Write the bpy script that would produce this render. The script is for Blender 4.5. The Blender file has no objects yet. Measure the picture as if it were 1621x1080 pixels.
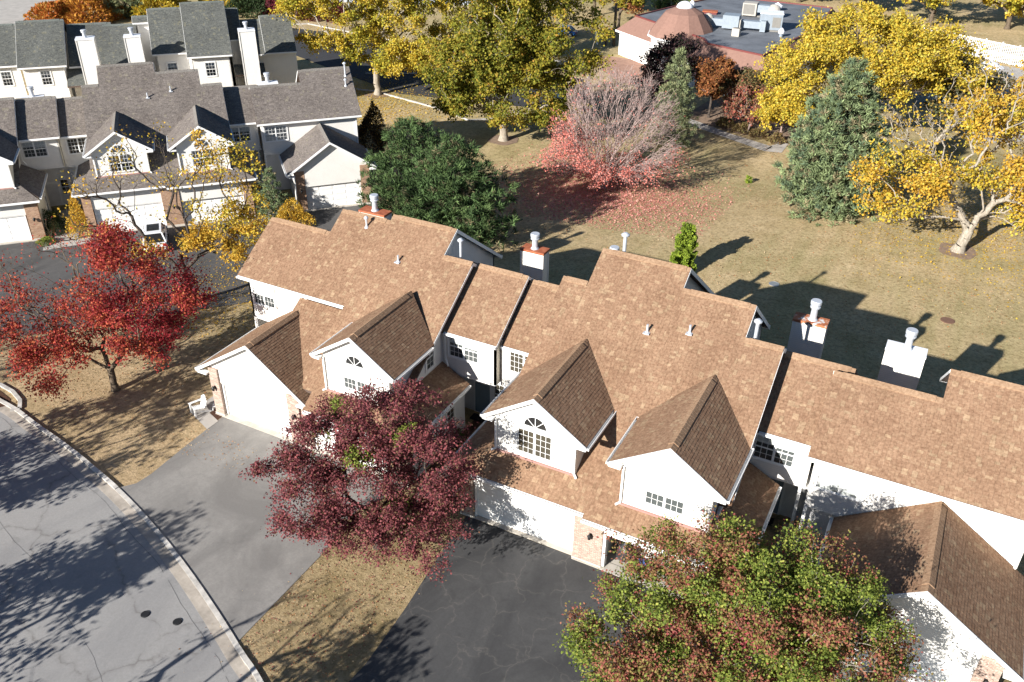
import bpy, math, random
import numpy as np
from mathutils import Vector, Matrix

# ------------------------------------------------------------------ camera, sky, sun, exposure
sc = bpy.context.scene
cam_d = bpy.data.cameras.new("camera"); cam = bpy.data.objects.new("camera", cam_d)
sc.collection.objects.link(cam); sc.camera = cam
cam_d.sensor_width = 36.0; cam_d.lens = 36.0*1400.0/1621.0
cam_d.clip_start = 0.5; cam_d.clip_end = 5000
def cam_axes(yaw, pitch, roll):
    f = Vector((math.cos(pitch)*math.sin(yaw), math.cos(pitch)*math.cos(yaw), -math.sin(pitch)))
    r = f.cross(Vector((0,0,1))).normalized(); d = f.cross(r)
    r2 = math.cos(roll)*r + math.sin(roll)*d; d2 = -math.sin(roll)*r + math.cos(roll)*d
    return r2, d2, f
r_, d_, f_ = cam_axes(math.radians(-27.25), math.radians(31.52), math.radians(-0.756))
Mx = Matrix(((r_.x, -d_.x, -f_.x, 0), (r_.y, -d_.y, -f_.y, 0), (r_.z, -d_.z, -f_.z, 31.0), (0,0,0,1)))
cam.matrix_world = Mx
SUN_EL = math.radians(23.8)
SUN_DIR = Vector((-0.295, -0.955, 0)).normalized()*math.cos(SUN_EL) + Vector((0,0,math.sin(SUN_EL)))
world = bpy.data.worlds.new("World"); sc.world = world; world.use_nodes = True
nt = world.node_tree; bgn = nt.nodes["Background"]
sky = nt.nodes.new("ShaderNodeTexSky"); sky.sky_type = 'NISHITA'; sky.sun_disc = False
sky.sun_elevation = SUN_EL
sky.sun_rotation = math.atan2(SUN_DIR.x, SUN_DIR.y)
sky.altitude = 200; sky.air_density = 1.0; sky.dust_density = 0.0; sky.ozone_density = 4.0
nt.links.new(sky.outputs[0], bgn.inputs[0]); bgn.inputs[1].default_value = 0.05
sun_d = bpy.data.lights.new("sun", 'SUN'); sun_d.energy = 5.0; sun_d.angle = math.radians(0.53)
sun_d.color = (1.0, 0.965, 0.92)
sun = bpy.data.objects.new("sun", sun_d); sc.collection.objects.link(sun)
sun.rotation_euler = SUN_DIR.to_track_quat('Z', 'Y').to_euler(); sun.location = (0, 0, 60)
sc.view_settings.view_transform = 'Standard'; sc.view_settings.look = 'None'
sc.view_settings.gamma = 1.0; sc.view_settings.exposure = 1.12
try: sc.view_settings.use_curve_mapping = False
except Exception: pass

C = sc.collection
RNG = random.Random(7)

# ------------------------------------------------------------------ materials
class NT:
    def __init__(s, name):
        s.m = bpy.data.materials.new(name); s.m.use_nodes = True
        s.t = s.m.node_tree; s.b = s.t.nodes["Principled BSDF"]
        s.b.inputs["Roughness"].default_value = 0.9
        s.b.inputs["Specular IOR Level"].default_value = 0.25
    def n(s, typ, **k):
        nd = s.t.nodes.new(typ)
        for a, v in k.items(): setattr(nd, a, v)
        return nd
    def l(s, a, b): s.t.links.new(a, b)
    def geo(s):
        return s.n("ShaderNodeNewGeometry").outputs["Position"]
    def obj(s):
        return s.n("ShaderNodeTexCoord").outputs["Object"]
    def noise(s, vec, scale, detail=4, rough=0.6, dist=0.0):
        nd = s.n("ShaderNodeTexNoise"); nd.inputs["Scale"].default_value = scale
        nd.inputs["Detail"].default_value = detail; nd.inputs["Roughness"].default_value = rough
        nd.inputs["Distortion"].default_value = dist
        s.l(vec, nd.inputs["Vector"]); return nd.outputs["Fac"]
    def ramp(s, fac, stops):
        nd = s.n("ShaderNodeValToRGB"); cr = nd.color_ramp
        while len(cr.elements) < len(stops): cr.elements.new(0.5)
        for e, (p, c) in zip(cr.elements, stops):
            e.position = p; e.color = (c[0], c[1], c[2], 1) if not isinstance(c, (int, float)) else (c, c, c, 1)
        s.l(fac, nd.inputs[0]); return nd.outputs[0]
    def mix(s, fac, a, b, mode='MIX'):
        nd = s.n("ShaderNodeMix"); nd.data_type = 'RGBA'; nd.blend_type = mode
        for sock, v in ((nd.inputs["Factor"], fac), (nd.inputs[6], a), (nd.inputs[7], b)):
            if isinstance(v, (int, float)): sock.default_value = v
            elif isinstance(v, tuple): sock.default_value = (v[0], v[1], v[2], 1)
            else: s.l(v, sock)
        return nd.outputs[2]
    def math(s, op, a, b=0.0, clamp=False):
        nd = s.n("ShaderNodeMath", operation=op); nd.use_clamp = clamp
        for sock, v in ((nd.inputs[0], a), (nd.inputs[1], b)):
            if isinstance(v, (int, float)): sock.default_value = v
            else: s.l(v, sock)
        return nd.outputs[0]
    def mapping(s, vec, scale=(1,1,1), rot=(0,0,0), loc=(0,0,0)):
        nd = s.n("ShaderNodeMapping"); nd.inputs["Scale"].default_value = scale
        nd.inputs["Rotation"].default_value = rot; nd.inputs["Location"].default_value = loc
        s.l(vec, nd.inputs["Vector"]); return nd.outputs[0]
    def col(s, v):
        if isinstance(v, tuple): s.b.inputs["Base Color"].default_value = (v[0], v[1], v[2], 1)
        else: s.l(v, s.b.inputs["Base Color"])
    def bump(s, h, strength=0.4, dist=0.02):
        nd = s.n("ShaderNodeBump"); nd.inputs["Strength"].default_value = strength
        nd.inputs["Distance"].default_value = dist
        s.l(h, nd.inputs["Height"]); s.l(nd.outputs[0], s.b.inputs["Normal"])
    def rough(s, v):
        if isinstance(v, (int, float)): s.b.inputs["Roughness"].default_value = v
        else: s.l(v, s.b.inputs["Roughness"])

def attr_mat(name, rough=0.95, spec=0.1, vary=0.25, scale=6.0, transl=0.0, bump=0.0):
    t = NT(name); a = t.n("ShaderNodeAttribute"); a.attribute_name = "Col"
    nz = t.noise(t.obj(), scale, 3)
    c = t.mix(vary, a.outputs["Color"], t.ramp(nz, [(0.3, 0.0), (0.7, 1.0)]), 'SOFT_LIGHT')
    if bump: c = t.mix(0.35, c, t.ramp(t.noise(t.mapping(t.obj(), (1, .45, 1)), .55, 4, .6), [(0.3, 0.28), (0.72, 0.72)]), 'SOFT_LIGHT')
    t.col(c); t.rough(rough); t.b.inputs["Specular IOR Level"].default_value = spec
    if bump: t.bump(nz, bump, 0.01)
    if transl:
        tr = t.n("ShaderNodeBsdfTranslucent"); ms = t.n("ShaderNodeMixShader"); ms.inputs[0].default_value = transl
        t.l(c, tr.inputs[0]); t.l(t.b.outputs[0], ms.inputs[1]); t.l(tr.outputs[0], ms.inputs[2])
        t.l(ms.outputs[0], t.t.nodes["Material Output"].inputs[0])
    return t.m
def plain(name, col, rough=0.6, spec=0.3, metal=0.0, var=0.08, scale=3.0, bump=0.0):
    t = NT(name); nz = t.noise(t.obj(), scale, 5)
    c = t.mix(t.ramp(nz, [(0.3, 0.0), (0.75, 1.0)]), tuple(x*(1-var) for x in col), tuple(min(1, x*(1+var)) for x in col))
    t.col(c); t.rough(rough); t.b.inputs["Specular IOR Level"].default_value = spec
    t.b.inputs["Metallic"].default_value = metal
    if bump: t.bump(t.noise(t.obj(), scale*8, 4), bump, 0.01)
    return t.m
def siding(name, col):
    t = NT(name); o = t.obj(); sp = t.n("ShaderNodeSeparateXYZ"); t.l(o, sp.inputs[0])
    fr = t.math('FRACT', t.math('MULTIPLY', sp.outputs[2], 1/0.115))
    nz = t.noise(o, 1.3, 4)
    st = t.noise(t.mapping(o, (1.6, 1.6, 0.25)), 2.0, 5, 0.7)
    c = t.mix(t.ramp(nz, [(0.3, 0.0), (0.75, 1.0)]), tuple(x*0.93 for x in col), col)
    c = t.mix(t.ramp(st, [(0.55, 0.0), (0.85, 0.35)]), c, tuple(x*0.75 for x in col))
    c = t.mix(t.ramp(fr, [(0.0, 1.0), (0.10, 0.0)]), c, tuple(x*0.62 for x in col))
    t.col(c); t.rough(0.55)
    t.bump(fr, 0.6, 0.018)
    return t.m
def brick(name, c1, c2, mort):
    t = NT(name); o = t.obj(); sp = t.n("ShaderNodeSeparateXYZ"); t.l(o, sp.inputs[0])
    cb = t.n("ShaderNodeCombineXYZ")
    t.l(t.math('ADD', sp.outputs[0], sp.outputs[1]), cb.inputs[0]); t.l(sp.outputs[2], cb.inputs[1])
    b = t.n("ShaderNodeTexBrick"); t.l(cb.outputs[0], b.inputs["Vector"])
    b.inputs["Scale"].default_value = 1.0; b.inputs["Brick Width"].default_value = 0.21
    b.inputs["Row Height"].default_value = 0.075; b.inputs["Mortar Size"].default_value = 0.008
    b.inputs["Color1"].default_value = (*c1, 1); b.inputs["Color2"].default_value = (*c2, 1)
    b.inputs["Mortar"].default_value = (*mort, 1)
    nz = t.noise(t.mapping(o, (2.2, 2.2, 6)), 1.7, 3, 0.7)
    c = t.mix(t.ramp(nz, [(0.42, 0.0), (0.58, 1.0)]), b.outputs[0], tuple(x*0.6 for x in c1), 'MIX')
    c2_ = t.mix(0.7, b.outputs[0], c)
    t.col(c2_); t.rough(0.95); t.bump(b.outputs["Fac"], -0.5, 0.01)
    return t.m

M = {}
M['shingle'] = attr_mat('shingle_granules', 1.0, 0.05, 0.35, 9.0, 0, 0.3)
M['deck'] = plain('roof_underlay', (0.10, 0.07, 0.055), 0.95)
M['trim'] = plain('white_trim', (0.80, 0.79, 0.76), 0.5, 0.4, 0, 0.04)
M['siding'] = siding('white_lap_siding', (0.80, 0.77, 0.71))
M['siding_grey'] = siding('pale_lap_siding', (0.76, 0.75, 0.73))
M['siding_cream'] = siding('cream_lap_siding', (0.74, 0.69, 0.58))
M['door_white'] = plain('garage_door_paint', (0.80, 0.78, 0.74), 0.45, 0.4, 0, 0.03)
M['brick_pink'] = brick('pale_pink_brick', (0.44, 0.31, 0.24), (0.24, 0.155, 0.12), (0.56, 0.50, 0.43))
M['brick_tan'] = brick('orange_tan_brick', (0.42, 0.25, 0.15), (0.27, 0.145, 0.09), (0.46, 0.38, 0.30))
M['concrete'] = plain('pale_concrete', (0.46, 0.42, 0.36), 0.9, 0.2, 0, 0.18, 1.2, 0.3)
M['dark'] = plain('room_shade_black', (0.025, 0.023, 0.022), 0.9)  # arched window backing: darkness of the unlit room put into the colour
M['room_shade'] = plain('room_shade_brown', (0.085, 0.068, 0.045), 0.9)  # backing panel colour that imitates a dimly lit room
M['gutter_in'] = plain('gutter_inside', (0.10, 0.09, 0.08), 0.8)
M['flash'] = plain('red_flashing', (0.36, 0.20, 0.17), 0.6)
M['galv'] = plain('galvanised_steel', (0.55, 0.56, 0.57), 0.4, 0.5, 0.75, 0.12, 5)
M['vent'] = plain('pale_vent_metal', (0.55, 0.57, 0.60), 0.45, 0.5, 0.3, 0.1)
M['blind'] = plain('window_blind', (0.80, 0.79, 0.75), 0.7, var=.02)
M['dusk'] = plain('room_shade_grey', (0.10, 0.105, 0.10), 0.9)  # backing panel colour that imitates the shaded room below a blind
M['iron'] = plain('black_iron', (0.02, 0.02, 0.02), 0.5)
M['lamp'] = plain('lantern_glass', (0.35, 0.28, 0.2), 0.2)
M['entry'] = plain('grey_blue_door', (0.18, 0.23, 0.26), 0.5)
M['entry_white'] = plain('white_entry_door', (0.7, 0.69, 0.66), 0.5)
M['mat'] = plain('door_mat', (0.02, 0.018, 0.016), 1.0)
def rusty(name='rusty_cap_metal'):
    t = NT(name); nz = t.noise(t.obj(), 2.3, 5, 0.65)
    t.col(t.ramp(nz, [(0.40, (0.33, 0.10, 0.045)), (0.52, (0.42, 0.16, 0.07)), (0.57, (0.6, 0.58, 0.55)), (0.8, (0.66, 0.65, 0.63))])); t.rough(0.7); return t.m
M['rust'] = rusty()
def rust_full():
    t = NT('rusted_steel'); nz = t.noise(t.obj(), 3, 5, 0.65)
    t.col(t.ramp(nz, [(0.3, (0.24, 0.06, 0.03)), (0.7, (0.44, 0.15, 0.07))])); t.rough(0.8); return t.m
M['rustfull'] = rust_full()
M['capwhite'] = plain('white_cap_metal', (0.74, 0.75, 0.77), 0.4)
def glass():
    t = NT('window_glass'); t.t.nodes.remove(t.b)
    fr = t.n("ShaderNodeFresnel"); fr.inputs[0].default_value = 1.5
    tr = t.n("ShaderNodeBsdfTransparent"); tr.inputs[0].default_value = (0.90, 0.93, 0.94, 1)
    gl = t.n("ShaderNodeBsdfGlossy"); gl.inputs["Roughness"].default_value = 0.03
    ms = t.n("ShaderNodeMixShader")
    f2 = t.math('ADD', t.math('MULTIPLY', fr.outputs[0], 1.3), 0.02, True)
    t.l(f2, ms.inputs[0]); t.l(tr.outputs[0], ms.inputs[1]); t.l(gl.outputs[0], ms.inputs[2])
    t.l(ms.outputs[0], t.t.nodes["Material Output"].inputs[0]); return t.m
M['glass'] = glass()

# ------------------------------------------------------------------ mesh helpers
def V(*a): return np.array(a, float)
class MB:
    def __init__(s): s.v = []; s.f = []; s.c = []; s.cc = (1, 1, 1)
    def face(s, pts, col=None):
        i = len(s.v); s.v.extend([tuple(p) for p in pts]); s.f.append(tuple(range(i, i+len(pts)))); s.c.append(col or s.cc)
    def solid(s, top, bot):
        """closed prism between two equal loops"""
        n = len(top); i = len(s.v)
        s.v.extend([tuple(p) for p in top]); s.v.extend([tuple(p) for p in bot])
        s.f.append(tuple(range(i, i+n))); s.f.append(tuple(range(i+2*n-1, i+n-1, -1)))
        for k in range(n):
            j = (k+1) % n; s.f.append((i+k, i+n+k, i+n+j, i+j))
        s.c.extend([s.cc]*(n+2)); return s
    def box(s, x0, x1, y0, y1, z0, z1):
        return s.solid([(x0,y0,z1),(x1,y0,z1),(x1,y1,z1),(x0,y1,z1)], [(x0,y0,z0),(x1,y0,z0),(x1,y1,z0),(x0,y1,z0)])
    def prism(s, poly, z0, z1):
        return s.solid([(x,y,z1) for x,y in poly], [(x,y,z0) for x,y in poly])
    def plate(s, poly, d):
        return s.solid([tuple(p) for p in poly], [tuple(np.array(p, float)+np.array(d, float)) for p in poly])
    def beam(s, a, b, w, h, side=(0,0,0), up=(0,0,1)):
        """bar from a to b: w across, h along up; centred, top at a/b when up is z"""
        a = V(*a); b = V(*b); d = b-a; d /= np.linalg.norm(d); u = V(*up)
        x = np.cross(d, u); x /= np.linalg.norm(x)
        p = [a-x*w/2, a+x*w/2, b+x*w/2, b-x*w/2]
        return s.solid(p, [q-u*h for q in p])
    def tube(s, a, b, r0, r1=None, n=8, cap=True):
        r1 = r0 if r1 is None else r1
        a = V(*a); b = V(*b); d = b-a; d /= max(1e-9, np.linalg.norm(d))
        t = V(1,0,0) if abs(d[0]) < .8 else V(0,1,0)
        x = np.cross(d, t); x /= np.linalg.norm(x); y = np.cross(d, x)
        i = len(s.v)
        for c, r in ((a, r0), (b, r1)):
            for k in range(n):
                q = c + r*(math.cos(2*math.pi*k/n)*x + math.sin(2*math.pi*k/n)*y); s.v.append(tuple(q))
        for k in range(n):
            j = (k+1) % n; s.f.append((i+k, i+n+k, i+n+j, i+j)); s.c.append(s.cc)
        if cap:
            s.f.append(tuple(i+k for k in range(n))); s.f.append(tuple(i+n+k for k in range(n-1, -1, -1))); s.c += [s.cc]*2
        return s
    def path(s, pts, r, n=6):
        for a, b in zip(pts[:-1], pts[1:]): s.tube(a, b, r, r, n)
        return s
    def lathe(s, c, prof, n=16):
        i = len(s.v)
        for r, z in prof:
            for k in range(n):
                s.v.append((c[0]+r*math.cos(2*math.pi*k/n), c[1]+r*math.sin(2*math.pi*k/n), c[2]+z))
        for q in range(len(prof)-1):
            for k in range(n):
                j = (k+1) % n; s.f.append((i+q*n+k, i+q*n+j, i+(q+1)*n+j, i+(q+1)*n+k)); s.c.append(s.cc)
        s.f.append(tuple(i+k for k in range(n-1, -1, -1))); m_ = (len(prof)-1)*n
        s.f.append(tuple(i+m_+k for k in range(n))); s.c += [s.cc]*2
        return s
    def obj(s, name, mat, parent=None, origin=(0,0,0), smooth=False, colors=False, bevel=0, kind=None):
        me = bpy.data.meshes.new(name)
        v = (np.array(s.v, float)-np.array(origin, float)) if s.v else np.zeros((0, 3))
        me.from_pydata(v.tolist(), [], s.f); me.update()
        if colors:
            at = me.color_attributes.new("Col", 'FLOAT_COLOR', 'CORNER')
            buf = np.repeat(np.array([(*c, 1.0) for c in s.c], float), [len(f) for f in s.f], axis=0)
            at.data.foreach_set("color", buf.ravel())
        me.materials.append(mat)
        if smooth: me.polygons.foreach_set("use_smooth", [True]*len(me.polygons))
        o = bpy.data.objects.new(name, me); C.objects.link(o)
        if parent: o.parent = parent
        if bevel:
            b = o.modifiers.new("b", 'BEVEL'); b.width = bevel; b.segments = 2; b.limit_method = 'ANGLE'
        if kind: o["kind"] = kind
        return o
def thing(name, label, cat, loc=(0,0,0), rz=0.0, group=None):
    o = bpy.data.objects.new(name, None); C.objects.link(o); o.location = loc; o.rotation_euler = (0, 0, rz)
    o.empty_display_size = 0.3
    o["label"] = label; o["category"] = cat
    if group: o["group"] = group
    return o
def tag(o, label, cat, group=None):
    o["label"] = label; o["category"] = cat
    if group: o["group"] = group
    return o
def hz(x, y):
    t = min(1.0, max(0.0, (-0.7318*x + 0.6815*y - 54)/20.0)); return -1.3*t*t*(3-2*t)
# ------------------------------------------------------------------ roofs
PAL_TAN = [((0.242, 0.148, 0.092), 54), ((0.256, 0.161, 0.100), 20), ((0.224, 0.134, 0.083), 16), ((0.296, 0.200, 0.124), 15)]
PAL_BROWN = [((0.160, 0.138, 0.122), 60), ((0.186, 0.160, 0.139), 18), ((0.134, 0.115, 0.103), 16), ((0.205, 0.180, 0.142), 6)]
PAL_GREY = [((0.112, 0.114, 0.103), 58), ((0.13, 0.132, 0.116), 20), ((0.092, 0.095, 0.088), 14), ((0.16, 0.155, 0.12), 8)]
def pick(pal, rng):
    t = rng.random()*sum(w for _, w in pal)
    for c, w in pal:
        t -= w
        if t <= 0: break
    j = 1 + rng.uniform(-.045, .045); return (c[0]*j, c[1]*j, c[2]*j)
def clip(poly, a, b):
    """keep the part of 2D poly left of a->b"""
    out = []; n = len(poly)
    def sd(p): return (b[0]-a[0])*(p[1]-a[1])-(b[1]-a[1])*(p[0]-a[0])
    for i in range(n):
        p, q = poly[i], poly[(i+1) % n]; sp, sq = sd(p), sd(q)
        if sp >= 0: out.append(p)
        if (sp >= 0) != (sq >= 0):
            t = sp/(sp-sq); out.append((p[0]+t*(q[0]-p[0]), p[1]+t*(q[1]-p[1])))
    return out
def shingle_field(mb, pts, uphill, pal, rng, tab=(.17, .36), course=.145):
    """pts: convex planar 3D loop (x,y,z); uphill: horizontal direction of rise"""
    P = [V(*p) for p in pts]; n = np.cross(P[1]-P[0], P[2]-P[0]); n /= np.linalg.norm(n)
    if n[2] < 0: n = -n
    up = V(uphill[0], uphill[1], 0); up[2] = -(n[0]*up[0]+n[1]*up[1])/n[2]; up /= np.linalg.norm(up)
    u = np.cross(up, n); o = P[0]
    q = [(float((p-o)@u), float((p-o)@up)) for p in P]
    ar = sum(q[i][0]*q[(i+1) % len(q)][1]-q[(i+1) % len(q)][0]*q[i][1] for i in range(len(q)))
    if ar < 0: q = q[::-1]
    u0 = min(a for a, _ in q); u1 = max(a for a, _ in q); v0 = min(b for _, b in q); v1 = max(b for _, b in q)
    # half planes for quick inside test
    hp = []
    for i in range(len(q)):
        a, b = q[i], q[(i+1) % len(q)]; hp.append((a, b, -(b[1]-a[1]), (b[0]-a[0])))
    def inside(x, y): return all(nx*(x-a[0])+ny*(y-a[1]) >= 0 for a, b, nx, ny in hp)
    v = v0; row = 0; base = pal[:-1]; li = pal[-1][0]; pl_ = pal[-1][1]/sum(w for _, w in pal); seed_ = rng.randrange(1 << 20)
    while v < v1:
        x = u0 - rng.random()*.3; ve = v+course*1.04; r2 = (row+(seed_ & 1))//2; row += 1
        rr_ = random.Random(seed_+r2*7919); x = u0-rr_.random()*.3
        while x < u1:
            w = rr_.uniform(.15, .30); x2 = x+w; lt = rr_.random(); one = rr_.random()
            if lt < pl_ and (one < .45 or (one < .72) == bool(row & 1)):
                j = 1+rng.uniform(-.12, .08); col = (li[0]*j, li[1]*j, li[2]*j)
            else: col = pick(base, rng)
            lift = 0.011 + (0.007 if rng.random() < .45 else 0.0)
            cn = [(x, v), (x2-.006, v), (x2-.006, ve), (x, ve)]
            if all(inside(*c) for c in cn): pl = cn
            else:
                pl = cn
                for a, b, _, _ in hp:
                    pl = clip(pl, a, b)
                    if len(pl) < 3: break
            if len(pl) >= 3:
                def w3(c):
                    t = (c[1]-v)/course; return o + u*c[0] + up*c[1] + n*(lift*(1-.8*min(1, t))+.004)
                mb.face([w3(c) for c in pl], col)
                # butt edge
                lo = [c for c in pl if abs(c[1]-v) < 1e-6]
                if len(lo) == 2:
                    a, b = lo; A = w3(a); B = w3(b)
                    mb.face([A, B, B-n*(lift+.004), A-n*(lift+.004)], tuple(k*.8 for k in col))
                    if lift > .01 and len(pl) == 4:
                        D = w3(pl[3]) if pl is cn else None
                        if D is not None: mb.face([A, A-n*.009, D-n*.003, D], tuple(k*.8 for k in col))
            x = x2
        v += course
class Roofs:
    """one roof part (deck) with its shingles, ridge cap, gutters as sub-parts"""
    def __init__(s, root, O, pal, rng): s.root, s.O, s.pal, s.rng = root, O, pal, rng
    def plane(s, name, polys, uphill, thick=.16, ridge=None, gutter=None, rakes=(), cap_len=None, rakew=.022, rakeh=.19, rakemat='trim', label=None):
        mb = MB(); sh = MB()
        for p in polys:
            mb.plate([(a[0], a[1], a[2]-.004) for a in p], (0, 0, -thick))
            shingle_field(sh, p, uphill, s.pal, s.rng)
        o = mb.obj(name, M['deck'], s.root, s.O)
        sh.obj('shingles', M['shingle'], o, s.O, colors=True, kind='stuff')
        if ridge: s.cap(ridge, o)
        if gutter: s.gutter(*gutter, parent=o)
        if rakes:
            for a, b in rakes:
                r = MB(); r.beam((a[0], a[1], a[2]-.012), (b[0], b[1], b[2]-.012), rakew, rakeh); r.obj('rake_board', M[rakemat], o, s.O)
        return o
    def cap(s, ridge, parent):
        a, b, slope = ridge[:3]; a = V(*a); b = V(*b); L = np.linalg.norm(b-a); d = (b-a)/L
        sd = np.cross(d, V(0, 0, 1)); mb = MB(); x = 0.0
        e = .35 if L > 2.2 else 0.05
        wd = .23
        while x < L-.02:
            x2 = min(L, x+.2); main = e < x < L-e
            h = .065 if main else .03; col = pick(s.pal[:2], s.rng); col = tuple(k*a_ for k, a_ in zip(s.pal[0][0], (1.16, 1.22, 1.22)))
            p, q = a+d*x, a+d*x2
            f = V(0, 0, 1)
            for sg in (1, -1):
                dr = sd*sg*wd - f*wd*slope
                mb.face([p+f*h, q+f*(h-.004), q+dr+f*(h-.004), p+dr+f*h], col)
                mb.face([p+dr+f*h, q+dr+f*(h-.004), q+dr, p+dr], tuple(k*.35 for k in col) if False else col)
            mb.face([p+f*h, p+sd*wd-f*wd*slope+f*h, p+sd*wd-f*wd*slope, p, p-sd*wd-f*wd*slope, p-sd*wd-f*wd*slope+f*h], col)
            x = x2
        mb.obj('ridge_cap', M['shingle'], parent, s.O, colors=True)
    def gutter(s, a, b, out, parent=None):
        """a,b: roof edge ends (3D); out: horizontal unit direction outwards"""
        a = V(*a); b = V(*b); d = (b-a)/np.linalg.norm(b-a); o = V(out[0], out[1], 0)
        mb = MB(); z = V(0, 0, 1); base = -.03
        def bar(off0, off1, zt, zb):
            p = [a+o*off0, a+o*off1, b+o*off1, b+o*off0]
            mb.solid([q+z*zt for q in p], [q+z*zb for q in p])
        bar(0.0, .02, base, base-.20)       # fascia
        bar(.02, .12, base-.105, base-.125) # bottom
        bar(.12, .15, base, base-.125)      # front lip
        for e in (a, b-d*.012):
            p = [e+o*.02, e+o*.12, e+o*.12+d*.012, e+o*.02+d*.012]; mb.solid([q+z*base for q in p], [q+z*(base-.105) for q in p])
        g = mb.obj('gutter', M['trim'], parent or s.root, s.O)
        return g
def wallpoly(mb, pts, nrm, thick=.12):
    """flat wall loop pts, outward normal nrm: a slab going inwards"""
    mb.plate(pts, (-nrm[0]*thick, -nrm[1]*thick, 0))
def wall(root, O, pts, nrm, mat='siding', name='wall'):
    mb = MB(); wallpoly(mb, pts, nrm); return mb.obj(name, M[mat], root, O)
def rect_front(x0, x1, y, z0, z1): return [(x0,y,z0),(x1,y,z0),(x1,y,z1),(x0,y,z1)]
def rect_side(x, y0, y1, z0, z1): return [(x,y0,z0),(x,y1,z0),(x,y1,z1),(x,y0,z1)]

def window(root, O, c, ud, nd, w, h, cols=2, sash=True, grid=(3, 4), blind=0.0, name='window', closed=None, trimw=.09):
    """c: lower-left corner on wall surface; ud along wall, nd outward. cols = side-by-side units"""
    c = V(*c); u = V(ud[0], ud[1], 0); n = V(nd[0], nd[1], 0); z = V(0, 0, 1)
    def bx(mb, a0, a1, b0, b1, d0, d1):
        p = [c+u*a0+n*d1+z*b1, c+u*a1+n*d1+z*b1, c+u*a1+n*d0+z*b1, c+u*a0+n*d0+z*b1]
        mb.solid(p, [q-z*(b1-b0) for q in p])
    f = MB(); t = trimw
    bx(f, -t, 0, -t, h+t, 0.0, .06); bx(f, w, w+t, -t, h+t, 0.0, .06)
    bx(f, 0, w, h, h+t, 0.0, .058); bx(f, 0, w, -t, 0, 0.0, .075)
    uw = w/cols
    for i in range(cols):
        a0 = i*uw+.03; a1 = (i+1)*uw-.03
        if i: bx(f, i*uw-.03, i*uw+.03, 0, h, 0.0, .056)
        if sash: bx(f, a0, a1, h*.5-.03, h*.5+.03, 0.012, .045)
        for q0, q1 in ((0, .035), (h-.035, h)): bx(f, a0, a1, q0, q1, 0.012, .043)
        for q0, q1 in ((a0-.0, a0+.03), (a1-.03, a1)): bx(f, q0, q1, .035, h-.035, 0.012, .041)
    o = f.obj(name, M['trim'], root, O)
    g = MB()
    nx, nz_ = grid
    for i in range(cols):
        a0 = i*uw+.06; a1 = (i+1)*uw-.06
        for k in range(1, nx):
            x = a0+(a1-a0)*k/nx; bx(g, x-.011, x+.011, .035, h-.035, .033, .0395)
        for k in range(1, nz_):
            if sash and abs(k/nz_-.5) < .02: continue
            zz = h*k/nz_; bx(g, a0, a1, zz-.010, zz+.010, .0335, .039)
    g.obj('window_grille', M['trim'], o, O)
    bk = MB(); bx(bk, .01, w-.01, .01, h-.01, .002, .010); bk.obj('window_backing', M['room_shade' if blind == 0 else 'dusk'], o, O)  # flat panel on the wall; its dark colour stands in for the dim room
    if blind > 0:
        bl = MB()
        for i in range(cols):
            a0 = i*uw+.05; a1 = (i+1)*uw-.05; zb = h*(1-blind)+ (0.0 if i else .06)
            zz = h-.04
            while zz > zb:
                bx(bl, a0, a1, zz-.036, zz, .011, .016); zz -= .045
        bl.obj('window_blind', M['blind'], o, O)
    for i in range(cols):
        a0 = i*uw+.05; a1 = (i+1)*uw-.05
        for (q0, q1) in (((.03, h*.5), (h*.5, h-.03)) if sash else ((.03, h-.03),)):
            dd_ = .026+(.004 if q0 > .1 else 0); p = MB(); p.face([c+u*a0+n*dd_+z*q0, c+u*a1+n*dd_+z*q0, c+u*a1+n*dd_+z*q1, c+u*a0+n*dd_+z*q1]); p.obj('window_pane', M['glass'], o, O)
    return o
def arch_window(root, O, c, w, blind=True, spokes=4, trim=.16):
    """half-round fan window facing -y; c: centre bottom"""
    cx, y, z0 = c; R = w/2; n = 20; f = MB()
    def arc(r, yy): return [(cx+r*math.cos(math.pi*k/n), yy, z0+r*math.sin(math.pi*k/n)) for k in range(n+1)]
    ao, ai, bo, bi = arc(R+trim, y-.05), arc(R, y-.05), arc(R+trim, y), arc(R, y)
    for k in range(n):
        f.face([ao[k], ao[k+1], ai[k+1], ai[k]][::-1]); f.face([ao[k], ao[k+1], bo[k+1], bo[k]]); f.face([ai[k], ai[k+1], bi[k+1], bi[k]])
    f.box(cx-R-trim, cx+R+trim, y-.052, y, z0-.06, z0)
    for k in range(1, spokes):
        a = math.pi*k/spokes
        f.beam((cx+.02*math.cos(a), y-.035, z0+.02), (cx+R*math.cos(a), y-.035, z0+R*math.sin(a)), .03, .02, up=(0, 1, 0))
    o = f.obj('arched_window', M['trim'], root, O)
    g = MB(); g.face([(cx, y-.025, z0)]+arc(R, y-.025)); g.obj('window_pane', M['glass'], o, O)
    g = MB(); g.face([(cx, y-.006, z0)]+arc(R, y-.006)); g.obj('window_backing', M['blind' if blind else 'dark'], o, O)  # flat panel; without a blind its dark colour stands in for room shade
    return o
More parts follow.
